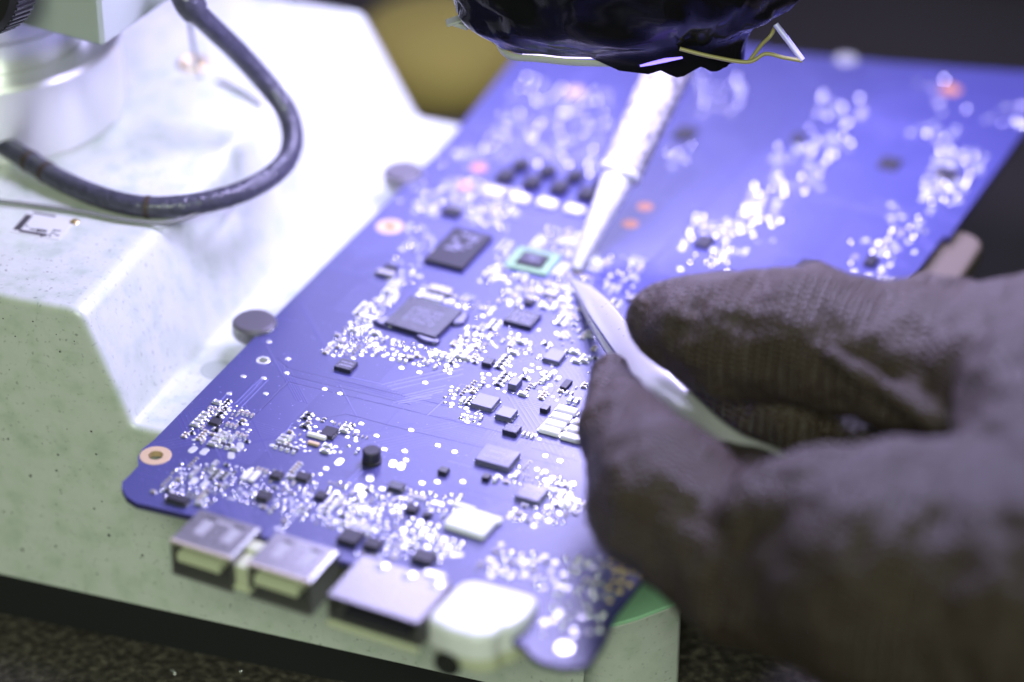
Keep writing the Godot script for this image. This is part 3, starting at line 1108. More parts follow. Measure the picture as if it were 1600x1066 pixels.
	var chips := [
		# cx, cz, w, d, h, pins per side, markings, material
		[[44.26, -81.12, 6.24, 5.52, 0.0], 1.0, 0, 5, "package"],
		[[56.03, -71.16, 3.62, 3.98, 0.0], 1.0, 5, 0, "package_sheen"],
		[[50.64, -50.66, 4.59, 4.18, 0.0], 1.0, 7, 0, "package_sheen"],
		[[56.16, -48.63, 3.42, 3.33, 0.0], 1.2, 3, 0, "package_sheen"],
		[[59.40, -44.32, 3.02, 2.66, 0.0], 1.1, 0, 0, "package"],
		[[53.18, -58.81, 1.95, 2.91, 0.0], 1.4, 0, 0, "package_sheen"],
		[[45.03, -63.70, 2.07, 2.37, 0.0], 1.0, 0, 0, "package"],
		[[60.96, -34.68, 7.06, 5.47, 0.0], 1.2, 8, 2, "package_sheen"],
		[[71.67, -26.99, 4.85, 4.70, 0.0], 1.1, 7, 1, "package_sheen"],
		[[20.04, -50.53, 3.69, 3.40, 0.0], 0.9, 0, 2, "package"],
		[[28.09, -28.58, 2.73, 3.09, 0.0], 0.9, 4, 0, "package_matt"],
		[[47.61, -0.72, 3.97, 4.00, 0.0], 1.2, 0, 0, "package_matt"],
		[[47.89, -18.31, 3.03, 2.16, 0.0], 1.0, 4, 0, "package"],
		[[13.17, 2.69, 4.33, 1.98, 0.0], 1.1, 4, 0, "package_matt"],
		[[26.95, -5.17, 2.62, 2.44, 0.0], 1.0, 2, 0, "package_matt"],
		[[25.86, -12.03, 2.14, 2.09, 0.0], 0.9, 3, 0, "package_matt"],
		[[6.49, -22.52, 2.22, 1.89, 0.0], 0.7, 3, 0, "package_matt"],
		[[62.08, -53.70, 1.62, 1.83, 0.0], 1.0, 0, 0, "resistor"],
		[[62.19, -63.25, 1.47, 3.14, 0.0], 0.7, 0, 0, "package_matt"],
		[[53.59, -26.64, 1.84, 1.73, 0.0], 1.0, 0, 0, "resistor"],
		[[61.68, -28.35, 1.46, 1.56, 0.0], 0.9, 0, 0, "resistor"],
		[[11.18, -86.50, 2.64, 2.34, 0.0], 1.1, 0, 0, "package_matt"],
		[[42.89, -87.65, 1.73, 2.28, 0.0], 0.9, 0, 0, "package_matt"],
		[[53.69, -13.43, 2.29, 2.10, 0.0], 1.0, 0, 0, "package_matt"],
		[[57.08, -13.05, 1.49, 1.48, 0.0], 1.0, 0, 0, "resistor"],
		[[30.58, -13.70, 2.61, 2.16, 0.0], 0.9, 3, 0, "package_matt"],
		[[36.49, -9.85, 2.05, 2.13, 0.0], 0.9, 0, 0, "package_matt"],
		[[62.43, -1.00, 4.00, 3.20, 0.0], 1.2, 0, 0, "package_matt"],
		[[52.28, -0.58, 3.15, 2.83, 0.0], 1.2, 0, 0, "package_matt"],
		[[90.34, -174.06, 4.38, 5.31, 0.0], 0.5, 0, 0, "package_matt"],
		[[89.17, -125.90, 3.84, 4.11, 0.0], 0.5, 0, 0, "package_matt"],
		[[66.19, -124.97, 3.35, 4.42, 0.0], 1.0, 0, 0, "package_matt"],
		[[100.67, -132.72, 2.22, 3.81, 0.0], 1.0, 0, 0, "package_matt"],
		[[44.14, -167.32, 4.46, 6.24, 0.0], 0.5, 0, 0, "package_matt"],
		[[67.95, -176.33, 2.69, 4.71, 0.0], 0.5, 0, 0, "package_matt"],
		[[12.43, -113.15, 3.89, 2.84, 0.0], 1.1, 0, 0, "package_matt"],
		# the last one lies among the far clusters
		[[103.04, -174.95, 4.93, 4.91, 0.0], 0.5, 0, 0, "package_matt"],
	]
	for c in chips:
		var w: float = maxf(c[0][2], 1.2)
		var d: float = maxf(c[0][3], 1.0)
		o = block("chip", c[0][0], c[0][1], w, d, c[1], M[c[4]], c[0][4], 0.1)
		if c[2] > 0:
			pins(o, w, d, c[2])
		if c[3] > 0:
			marking(o, w, d, c[1], c[3])
	# tall power inductors in a row of pale bars
	for p in [[Vector2(66.05, -47.20), 0], [Vector2(66.15, -49.63), 0], [Vector2(66.15, -52.28), 0], [Vector2(66.16, -54.95), 0], [Vector2(70.79, -46.84), 0], [Vector2(70.93, -49.52), 0], [Vector2(70.95, -52.16), 0]]:
		o = block("power_bar", p[0].x, p[0].y, 4.2, 1.75, 1.1, M.ceramic_white, 0.0, 0.2, 0.0, "")
		s = Shape.new()
		for sg in [-1, 1]:
			s.box(Vector3(sg * 2.25, 0.2, 0), Vector3(0.5, 0.4, 1.2), 0.1)
		place("terminal", s.mesh(M.tin), o)
	# dark inductors with pale caps along the back row
	for p in [Vector2(16.57, -124.78), Vector2(23.04, -124.79), Vector2(29.35, -125.36), Vector2(35.86, -125.43)]:
		block("tantalum_block", p.x, p.y - 6.5, 3.4, 4.0, 2.0, M.package_matt, 0.0, 0.2)
		block("ceramic_block", p.x, p.y, 4.2, 2.6, 1.2, M.ceramic_white, 0.0, 0.4)
		block("tantalum_block", p.x + 1, p.y - 12.5, 3.0, 3.4, 2.0, M.package_matt, 0.0, 0.2)
	# crystal cans and white blocks
	for q in [[Vector2(24.34, -83.70), 5.6, 2.6, 1.0], [Vector2(11.19, -84.68), 4.6, 2.0, 1.0], [Vector2(45.47, -92.09), 3.2, 1.8, 1.0], [Vector2(42.39, -88.72), 2.6, 1.4, 1.0], [Vector2(61.63, -97.85), 3.4, 2.2, 1.0], [Vector2(29.88, -58.95), 2.0, 1.1, 0.6]]:
		s = Shape.new()
		var ob := []
		for k in 20:
			var a := TAU * k / 20
			ob.append(Vector2(signf(cos(a)) * (q[1] / 2 - q[2] / 2) + cos(a) * q[2] / 2, sin(a) * q[2] / 2))
		s.prism(ob, 0.0, q[3], 0.3, 3)
		place("crystal_can", s.mesh(M.nickel), board, Vector3(q[0].x, 0.003, q[0].y))
		taken.append(Rect2(q[0].x - q[1] / 2, q[0].y - q[2] / 2, q[1], q[2]))
	# round electrolytic capacitor
	s = Shape.new()
	s.lathe([Vector2(1.9, 0), Vector2(1.9, 0.5), Vector2(1.6, 0.7), Vector2(1.75, 1.0), Vector2(1.75, 2.6), Vector2(1.5, 2.85), Vector2(0, 2.85)], Vector3.ZERO, Vector3.UP, 32)
	var rp := Vector2(39.66, -24.12)
	place("round_capacitor", s.mesh(M.package_matt), board, Vector3(rp.x, 0.003, rp.y), 0.0, "round black can capacitor")
	taken.append(Rect2(rp.x - 2.2, rp.y - 2.2, 4.4, 4.4))
	# long pale bar and gold bar of the small sensor group
	var bp := Vector2(26.42, -26.72)
	block("pale_bar", bp.x, bp.y, 4.0, 0.9, 0.8, M.ceramic_white, 0.0, 0.15)
	bp = Vector2(26.99, -24.39)
	block("gold_bar", bp.x, bp.y, 2.4, 0.9, 0.6, M.gold, 0.0, 0.12)
	# white shield connector
	o = block("shield_connector", 65.6, -13.5, 8.4, 5.4, 1.5, M.white_plastic, -3.0, 0.3, 0.0, "flat white connector near the front edge")
	s = Shape.new()
	s.box(Vector3(1.5, 0.5, -3.6), Vector3(6.0, 0.8, 1.6), 0.2)
	place("connector_lip", s.mesh(M.white_plastic), o)
	bp = Vector2(61.98, -18.21)
	block("pale_bar", bp.x, bp.y, 4.6, 1.2, 0.8, M.ceramic_white, -3.0, 0.2)

	build_ports()

	# single test points that can be told apart
	for p in [Vector2(1.55, -52.23), Vector2(8.11, -48.35), Vector2(10.34, -43.81), Vector2(7.13, -40.27), Vector2(10.13, -35.70), Vector2(19.79, -42.02), Vector2(23.25, -41.93), Vector2(41.50, -36.74), Vector2(36.40, -32.17), Vector2(31.83, -34.54), Vector2(32.27, -31.87), Vector2(29.96, -55.16), Vector2(33.90, -55.25), Vector2(36.57, -52.49), Vector2(37.69, -59.84), Vector2(48.47, -34.36), Vector2(52.27, -33.82), Vector2(68.40, -40.08), Vector2(71.62, -39.75), Vector2(50.03, -43.90), Vector2(44.63, -48.14), Vector2(58.02, -25.73), Vector2(57.93, -66.91), Vector2(59.58, -65.42), Vector2(39.80, -28.83), Vector2(43.61, -29.94), Vector2(32.79, -18.54), Vector2(45.17, -27.42), Vector2(51.27, -22.07), Vector2(53.69, -23.67), Vector2(72.92, -11.24), Vector2(67.56, -5.29), Vector2(81.52, -11.49), Vector2(75.89, -18.89), Vector2(11.89, -24.83), Vector2(19.93, -20.81), Vector2(3.69, -32.64), Vector2(3.14, -39.13)]:
		dot(p.x, p.y, 1.15, "pad")
		taken.append(Rect2(p.x - 0.6, p.y - 0.6, 1.2, 1.2))
	for q in [[Vector2(7.02, -13.04), 0], [Vector2(9.32, -13.43), 0], [Vector2(14.52, -18.01), 30], [Vector2(14.57, -14.52), 30], [Vector2(12.45, -4.32), 0], [Vector2(14.81, -4.31), 0], [Vector2(41.75, -19.37), 30], [Vector2(41.44, -15.60), 20], [Vector2(43.56, -25.27), 20], [Vector2(45.36, -25.20), 20], [Vector2(42.83, -14.23), 20], [Vector2(34.09, -21.47), 0]]:
		var e := place("solder_pad", kit.oval, board, Vector3(q[0].x, 0.004, q[0].y), 90.0 + q[1])
		e.scale = Vector3(1.05, 1, 1.15)
		taken.append(Rect2(q[0].x - 1.1, q[0].y - 1.1, 2.2, 2.2))
	for p in [Vector2(20.62, -10.02), Vector2(22.23, -10.10)]:
		block("ceramic_block", p.x, p.y, 1.2, 3.4, 0.7, M.ceramic_white, 0.0, 0.2)
	for p in [Vector2(8.75, -133.84), Vector2(9.30, -125.34), Vector2(48.74, -125.87), Vector2(48.70, -133.95), Vector2(91.40, -213.48)]:
		var e := place("copper_pad", kit_copper(), board, Vector3(p.x, 0.005, p.y))
		e.scale = Vector3(1, 1, 1)
	# grids of large round points
	for g in [[Vector2(54.81, -7.58), 4, 3, 1.75], [Vector2(61.09, -4.76), 4, 3, 1.75]]:
		for i in g[1]:
			for j in g[2]:
				dot(g[0].x + i * g[3], g[0].y - j * g[3], 1.35, "dome" if (i + j) % 3 else "pad")
		taken.append(Rect2(g[0].x - 1, g[0].y - g[2] * g[3], g[1] * g[3] + 1, g[2] * g[3] + 1))
	# groups of small parts
	cluster(Vector2(43.90, -54.97), Vector2(56.60, -56.04), Vector2(56.00, -66.25), Vector2(44.00, -64.88), 34, 0.55, 0.95, 0.2)
	cluster(Vector2(42.93, -47.09), Vector2(48.96, -47.51), Vector2(47.73, -54.30), Vector2(41.83, -53.49), 24, 0.3, 0.85, 0.2)
	cluster(Vector2(48.60, -43.46), Vector2(52.96, -44.09), Vector2(51.71, -48.09), Vector2(47.98, -47.53), 14, 0.3, 0.85, 0.2)
	cluster(Vector2(56.41, -56.44), Vector2(67.84, -56.96), Vector2(65.30, -65.63), Vector2(56.48, -65.21), 26, 0.5, 0.9, 0.2)
	cluster(Vector2(61.81, -42.11), Vector2(65.75, -42.33), Vector2(64.77, -45.88), Vector2(60.71, -45.86), 5, 0.3, 0.9, 0.2)
	cluster(Vector2(3.29, -14.32), Vector2(16.78, -16.50), Vector2(10.84, -29.41), Vector2(2.89, -29.55), 80, 0.4, 0.75, 0.2)
	cluster(Vector2(21.11, -20.43), Vector2(36.68, -24.32), Vector2(32.72, -34.96), Vector2(20.09, -31.86), 58, 0.4, 0.85, 0.2)
	cluster(Vector2(63.01, -28.33), Vector2(80.68, -27.09), Vector2(77.88, -34.71), Vector2(64.47, -35.90), 48, 0.3, 1.1, 0.5)
	cluster(Vector2(69.85, -18.21), Vector2(81.66, -22.07), Vector2(80.80, -28.25), Vector2(70.83, -24.40), 34, 0.2, 1.1, 0.6)
	cluster(Vector2(72.08, -1.56), Vector2(94.80, -4.13), Vector2(92.61, -16.13), Vector2(72.48, -8.68), 62, 0.12, 1.3, 0.6)
	cluster(Vector2(89.58, 9.34), Vector2(100.58, 6.08), Vector2(97.51, -6.43), Vector2(87.45, -3.29), 26, 0.05, 1.4, 0.7)
	cluster(Vector2(97.08, -3.19), Vector2(99.77, -12.64), Vector2(96.71, -20.62), Vector2(91.53, -18.58), 26, 0.1, 1.3, -1.0)
	cluster(Vector2(20.37, -56.49), Vector2(39.47, -57.39), Vector2(39.61, -67.18), Vector2(20.69, -65.00), 86, 0.15, 0.8, 0.3)
	cluster(Vector2(36.99, -61.81), Vector2(43.53, -62.36), Vector2(40.97, -74.10), Vector2(33.36, -75.52), 52, 0.35, 0.8, 0.3)
	cluster(Vector2(12.52, -52.76), Vector2(20.88, -54.16), Vector2(20.96, -80.73), Vector2(13.37, -79.05), 130, 0.15, 0.8, 0.45)
	cluster(Vector2(53.22, -66.20), Vector2(66.49, -68.20), Vector2(58.82, -93.79), Vector2(48.77, -91.20), 76, 0.5, 0.9, 0.35)
	cluster(Vector2(41.01, -68.11), Vector2(51.95, -68.92), Vector2(49.02, -79.77), Vector2(38.10, -78.57), 34, 0.35, 0.85, 0.3)
	cluster(Vector2(7.54, 2.07), Vector2(39.02, 2.50), Vector2(33.14, -16.88), Vector2(7.31, -8.75), 200, 0.22, 0.85, 0.6)
	cluster(Vector2(41.75, 5.06), Vector2(65.64, -1.64), Vector2(59.67, -21.56), Vector2(35.41, -15.22), 145, 0.25, 1.05, 0.6)
	cluster(Vector2(38.08, 0.79), Vector2(47.31, 0.71), Vector2(47.10, -12.25), Vector2(37.69, -12.24), 60, 0.1, 0.7, 0.6)
	cluster(Vector2(20.30, -77.68), Vector2(36.92, -78.02), Vector2(37.31, -84.12), Vector2(20.22, -84.24), 48, 0.2, 0.8, 0.4)
	cluster(Vector2(36.53, -84.84), Vector2(51.98, -87.31), Vector2(50.06, -97.30), Vector2(34.57, -96.63), 74, 0.35, 0.9, 0.45)
	cluster(Vector2(43.03, -96.73), Vector2(61.13, -98.98), Vector2(57.23, -114.76), Vector2(40.36, -109.61), 66, 0.4, 0.9, 0.45)
	cluster(Vector2(29.49, -90.30), Vector2(34.10, -90.82), Vector2(32.84, -107.20), Vector2(27.80, -107.71), 24, 0.2, 0.9, 0.45)
	cluster(Vector2(32.37, -107.55), Vector2(44.47, -108.70), Vector2(44.66, -119.21), Vector2(32.26, -117.45), 34, 0.3, 0.9, 0.45)
	cluster(Vector2(11.88, -82.50), Vector2(19.84, -82.95), Vector2(14.60, -103.77), Vector2(5.42, -106.79), 34, 0.2, 0.9, 0.4)
	cluster(Vector2(3.58, -110.40), Vector2(25.75, -112.00), Vector2(22.82, -131.14), Vector2(4.64, -126.86), 100, 0.4, 1.0, 0.5)
	cluster(Vector2(6.85, -135.16), Vector2(21.87, -138.18), Vector2(13.15, -178.06), Vector2(-1.21, -177.20), 85, 0.15, 1.35, 0.5)
	cluster(Vector2(21.87, -138.18), Vector2(33.17, -142.29), Vector2(23.08, -177.59), Vector2(11.01, -178.09), 60, 0.15, 1.35, 0.5)
	cluster(Vector2(70.01, -169.94), Vector2(81.46, -173.78), Vector2(76.58, -203.68), Vector2(65.31, -201.09), 32, 0.15, 1.55, 0.5)
	cluster(Vector2(68.74, -151.70), Vector2(82.23, -155.34), Vector2(76.51, -181.14), Vector2(64.06, -177.53), 33, 0.15, 1.55, 0.5)
	cluster(Vector2(71.14, -123.37), Vector2(81.49, -128.28), Vector2(74.65, -155.75), Vector2(64.45, -153.07), 40, 0.15, 1.55, 0.5)
	cluster(Vector2(64.38, -111.63), Vector2(75.10, -115.31), Vector2(70.53, -137.71), Vector2(59.58, -135.49), 40, 0.15, 1.45, 0.5)
	cluster(Vector2(90.48, -184.51), Vector2(101.77, -188.90), Vector2(94.62, -220.24), Vector2(81.78, -216.61), 17, 0.15, 1.55, 0.5)
	cluster(Vector2(100.74, -161.08), Vector2(110.12, -163.41), Vector2(108.49, -188.86), Vector2(97.63, -186.93), 48, 0.15, 1.55, 0.5)
	cluster(Vector2(100.03, -136.22), Vector2(108.28, -139.00), Vector2(105.38, -160.25), Vector2(96.62, -158.21), 25, 0.15, 1.55, 0.5)
	cluster(Vector2(97.63, -123.22), Vector2(106.03, -127.20), Vector2(102.92, -144.25), Vector2(93.27, -141.12), 24, 0.15, 1.55, 0.5)
	cluster(Vector2(102.63, -200.14), Vector2(111.54, -204.37), Vector2(109.30, -215.10), Vector2(101.33, -211.32), 12, 0.3, 1.3, 0.6)
	cluster(Vector2(41.04, -176.59), Vector2(51.38, -180.15), Vector2(45.99, -201.73), Vector2(34.68, -197.78), 25, 0.15, 1.45, 0.5)
	cluster(Vector2(44.98, -152.31), Vector2(50.54, -153.68), Vector2(44.40, -174.16), Vector2(38.68, -172.78), 8, 0.15, 1.45, 0.5)
	cluster(Vector2(-0.42, -112.13), Vector2(8.56, -112.77), Vector2(6.26, -142.90), Vector2(-2.55, -141.31), 26, 0.3, 0.9, 0.4)
	# the rest of the small parts, past what can be picked apart singly
	for kind in ["pad", "dome", "ring", "gold"]:
		var mine := loose_dots.filter(func(d): return d[3] == kind)
		scatter("solder_point", kit[kind], mine.map(func(d): return Transform3D(Basis().scaled(Vector3(d[2], d[2] if kind in ["dome", "gold"] else 1.0, d[2])), Vector3(d[0], 0.004, d[1]) * MM)))
	for k in kit.caps.size():
		var mine := loose_caps.filter(func(d): return d[2] == k)
		scatter("small_component", kit.caps[k], mine.map(func(d): return Transform3D(Basis(Vector3.UP, deg_to_rad(d[3])), Vector3(d[0], 0.004, d[1]) * MM)))


func kit_copper() -> Mesh:
	if not kit.has("copper"):
		var s := Shape.new()
		s.lathe([Vector2(0, 0.05), Vector2(1.7, 0.05), Vector2(1.8, 0.0)], Vector3.ZERO, Vector3.UP, 24)
		kit.copper = s.mesh(M.copper)
	return kit.copper


func scatter(called: String, mesh: Mesh, places: Array) -> void:
	if places.is_empty():
		return
	var mm := MultiMesh.new()
	mm.transform_format = MultiMesh.TRANSFORM_3D
	mm.mesh = mesh
	mm.instance_count = places.size()
	for i in places.size():
		mm.set_instance_transform(i, places[i])
	var o := MultiMeshInstance3D.new()
	o.name = numbered(board, called)
	o.multimesh = mm
	o.set_meta("kind", "stuff")
	board.add_child(o, true)


func build_ports() -> void:
	# two USB sockets and the wide video socket, all set into the front edge
	for q in [[26.2, "left silver USB socket on the front edge"], [42.2, "right silver USB socket on the front edge"]]:
		var x: float = q[0]
		var z0 := 16.2
		var o := socket("usb_socket", x, z0, 13.0, 7.4, 10.6, 2.4, q[1])
		var s := Shape.new()
		s.box(Vector3(-1.2, -1.6, 10.6 / 2 - 3.0), Vector3(9.0, 1.9, 5.0), 0.2)
		place("tongue", s.mesh(M.cream_plastic), o)
		s = Shape.new()
		s.box(Vector3(0, 2.36, 10.6 / 2 - 0.1), Vector3(13.1, 0.7, 0.8), 0.25)
		place("front_lip", s.mesh(M.lip), o)
		s = Shape.new()
		s.box(Vector3(0, -4.9, 10.6 / 2 - 0.1), Vector3(13.1, 0.6, 0.8), 0.2)
		place("front_lip", s.mesh(M.nickel), o)
		# spring cut-outs in the top sheet
		s = Shape.new()
		for g in [-1, 1]:
			s.box(Vector3(g * 2.9, 2.41, -1.0), Vector3(2.2, 0.04, 5.2), 0.0)
		s.box(Vector3(0, 2.41, -3.3), Vector3(8.0, 0.04, 0.7), 0.0)
		place("spring_slot", s.mesh(M.ceramic_grey), o)
		taken.append(Rect2(x - 7, -2, 14, 20))
		s = Shape.new()
		s.box(Vector3(6.2, 2.46, 0.4), Vector3(0.9, 0.14, 10.0), 0.06)
		place("side_fold", s.mesh(M.tin), o)
	var s := Shape.new()
	s.box(Vector3(0, -1.4, 0), Vector3(3.2, 4.6, 7.0), 0.3)
	s.box(Vector3(0, 1.2, -2.4), Vector3(4.6, 0.8, 3.0), 0.2)
	s.box(Vector3(0, -4.0, 3.0), Vector3(3.6, 0.8, 2.0), 0.2)
	place("port_bracket", s.mesh(M.cream_plastic), board, Vector3(34.3, 0, 12.4), 0.0, "small cream bracket between the USB sockets")
	var d := socket("video_socket", 62.0, 18.0, 18.2, 6.0, 13.0, 2.2, "wide silver video socket on the front edge")
	s = Shape.new()
	s.box(Vector3(0, -1.8, 13.0 / 2 - 2.5), Vector3(13.0, 1.2, 3.6), 0.15)
	place("tongue", s.mesh(M.package_matt), d)
	s = Shape.new()
	s.box(Vector3(0, -3.7, 13.0 / 2 + 0.2), Vector3(18.4, 1.3, 1.0), 0.3)
	place("front_lip", s.mesh(M.cream_plastic), d)
	for k in 3:
		s = Shape.new()
		s.lathe([Vector2(0, 0.5), Vector2(1.0, 0.42), Vector2(1.35, 0.0)], Vector3(-4.2 + k * 5.6, 2.2, -5.0 + k * 0.2), Vector3.UP, 18, true)
		place("solder_joint", s.mesh(M.tin), d)
	s = Shape.new()
	s.box(Vector3(5.4, 2.0, -6.8), Vector3(4.6, 1.2, 2.0), 0.4)
	place("solder_joint", s.mesh(M.tin), d)
	taken.append(Rect2(52.5, 2, 19.5, 20))
	# rounded white power socket
	var top := [Vector2(72.58, 3.04), Vector2(86.49, 2.75), Vector2(87.51, 3.88), Vector2(87.75, 9.15), Vector2(86.48, 12.71), Vector2(84.88, 14.25), Vector2(84.54, 16.36), Vector2(81.78, 18.26), Vector2(76.93, 18.42), Vector2(72.75, 17.26), Vector2(71.56, 15.65)]
	var poly := []
	for i in top.size():
		# corner rounding
		var a: Vector2 = top[i - 1]
		var p: Vector2 = top[i]
		var b: Vector2 = top[(i + 1) % top.size()]
		for k in 4:
			var f := k / 3.0
			var e0 := p.lerp(a, 0.3)
			var e1 := p.lerp(b, 0.3)
			poly.append(e0.lerp(p, f).lerp(p.lerp(e1, f), f))
	var mid := Vector2.ZERO
	for p in poly:
		mid += p / poly.size()
	var local := poly.map(func(p): return p - mid)
	s = Shape.new()
	s.prism(local, -2.4, 3.0, 1.3, 5)
	var jack := place("power_socket", s.mesh(M.white_plastic), board, Vector3(mid.x, 0, mid.y), 0.0, "smooth white power socket at the front corner")
	s = Shape.new()
	s.prism(local.map(func(p): return p * 0.93 + Vector2(0.4, -0.6)), -5.6, -2.5, 0.4)
	place("socket_base", s.mesh(M.cream_plastic), jack)
	s = Shape.new()
	s.lathe([Vector2(0, 0.04), Vector2(1.0, 0.04), Vector2(1.4, 0.7), Vector2(2.4, 0.5), Vector2(2.6, 0.0)], Vector3(-4.2, -4.0, 7.2), Vector3(0, 0, 1), 24)
	place("socket_opening", s.mesh(M.cavity), jack)
	taken.append(Rect2(mid.x - 9, mid.y - 9, 17, 22))


# a hollow metal shell open towards the front; z0 its front, y1 its top
func socket(called: String, x: float, z0: float, w: float, h: float, d: float, y1: float, label: String) -> MeshInstance3D:
	var s := Shape.new()
	var t := 0.35
	s.box(Vector3(0, y1 - t / 2, 0), Vector3(w, t, d), 0.12)
	s.box(Vector3(0, y1 - h + t / 2, 0), Vector3(w, t, d), 0.12)
	for g in [-1, 1]:
		s.box(Vector3(g * (w / 2 - t / 2), y1 - h / 2, 0), Vector3(t, h - 2 * t, d - 0.05), 0.1)
	s.box(Vector3(0, y1 - h / 2, -d / 2 + 0.4), Vector3(w - 2 * t, h - 2 * t, 0.6), 0.0)
	return place(called, s.mesh(M.nickel), board, Vector3(x, 0, z0 - d / 2), -1.0, label)


# ---------------------------------------------------------------- tools
func build_iron() -> void:
	var tip := Vector3(46.40, 0.50, -102.47)
	var far := Vector3(51.03, 31.49, -138.56)
	var ax := (far - tip).normalized()
	var t := thing("soldering_iron", "white soldering iron with its tip touching the board", "soldering iron", tip)
	var s := Shape.new()
	s.lathe([Vector2(0, 0), Vector2(1.1, 0.2), Vector2(1.45, 1.0), Vector2(1.55, 3.0), Vector2(2.0, 7), Vector2(2.6, 13), Vector2(3.2, 19), Vector2(3.5, 22.4)], tip, ax, 40, true)
	part("tip", s, M.tip_metal, t)
	s = Shape.new()
	s.lathe([Vector2(3.4, 22.2), Vector2(4.2, 22.3), Vector2(4.65, 22.7), Vector2(4.75, 23.6), Vector2(4.4, 24.2)], tip, ax, 48, true)
	part("collar_ring", s, M.tip_metal, t)
	s = Shape.new()
	s.lathe([Vector2(3.9, 22.6), Vector2(4.45, 23.8), Vector2(4.5, 25), Vector2(5.05, 48), Vector2(5.5, 80), Vector2(5.5, 104), Vector2(4, 104)], tip, ax, 56)
	part("barrel", s, M.iron_white, t)
	s = Shape.new()
	s.lathe([Vector2(4, 104), Vector2(9, 104.5), Vector2(10, 108), Vector2(10, 150), Vector2(8, 200), Vector2(0, 202)], tip, ax, 40)
	part("handle", s, M.black_plastic, t)


func build_tweezers() -> void:
	var tip := Vector3(47.21, 0.40, -99.40)
	var t := thing("tweezers", "pale steel tweezers held in the gloved hand, points on the board", "tweezers", tip)
	# each arm is a tapering blade along a path, with width across and thickness
	var path := smooth_path([tip, Vector3(52.73, 3.09, -92.55), Vector3(62.08, 8.36, -79.66), Vector3(74.72, 13.71, -63.11), Vector3(88.12, 16.37, -48.95), Vector3(98.55, 17.80, -40.40), Vector3(107.68, 17.31, -36.47), Vector3(116.78, 17.49, -34.32), Vector3(126.68, 15.80, -32.52), Vector3(136.66, 13.76, -31.84)], 6)
	var half := [0.22, 0.45, 0.75, 1.05, 1.35, 1.65, 1.85, 2.1, 2.35, 2.55, 2.8, 3.0, 3.15, 3.3, 3.35, 3.4, 3.45, 3.5, 3.55, 3.6, 3.6, 3.6, 3.6, 3.6, 3.6, 3.6, 3.55, 3.5, 3.45, 3.3, 3.1, 2.9, 2.7, 2.5, 2.4, 2.3, 2.2, 2.1, 2.1]
	for arm in 2:
		var rows := []
		var n := path.size()
		for i in n:
			var p: Vector3 = path[i]
			var d: Vector3 = (path[mini(i + 1, n - 1)] - path[maxi(i - 1, 0)]).normalized()
			var view: Vector3 = (Vector3(-0.35974, -0.54464, -0.75760) * -1.0)
			var side := d.cross(view).normalized()
			var out := side.cross(d).normalized()
			var f := clampf(i / 26.0, 0, 1)
			var w: float = 0.84 * half[mini(i, half.size() - 1)] * (1.0 if arm == 0 else 0.9)
			var gap := lerpf(0.0, 2.4, minf(1.0, f * 1.6))
			var c := p + (side * gap * 0.55 - out * gap * 1.15) * (1.0 if arm == 1 else 0.0) + (Vector3(-0.35, 0.2, 0.2) if arm == 1 else Vector3.ZERO)
			var th := lerpf(0.35, 0.55, f)
			# six-sided section: a ridge along the middle of the face
			var ring := []
			for k in [[-1.0, 0.0], [-0.75, 0.9], [0.1, 1.5], [0.8, 0.8], [1.0, 0.0], [0.7, -0.9], [-0.7, -0.9]]:
				ring.append(c + side * w * k[0] + out * th * k[1])
			rows.append(ring)
		var s := Shape.new()
		s.sheet(rows, Vector3.UP, true)
		for e in [0, n - 1]:
			var c := Vector3.ZERO
			for p in rows[e]:
				c += p / rows[e].size()
			var dn: Vector3 = (rows[e][0] - rows[1 if e == 0 else n - 2][0]).normalized()
			for k in rows[e].size():
				s.tri(c, rows[e][k], rows[e][(k + 1) % rows[e].size()], dn, dn, dn)
		part("arm", s, M.blade, t)


# ---------------------------------------------------------------- the gloved hand
func smin(a: float, b: float, k: float) -> float:
	var h := maxf(k - absf(a - b), 0.0) / k
	return minf(a, b) - h * h * k * 0.25


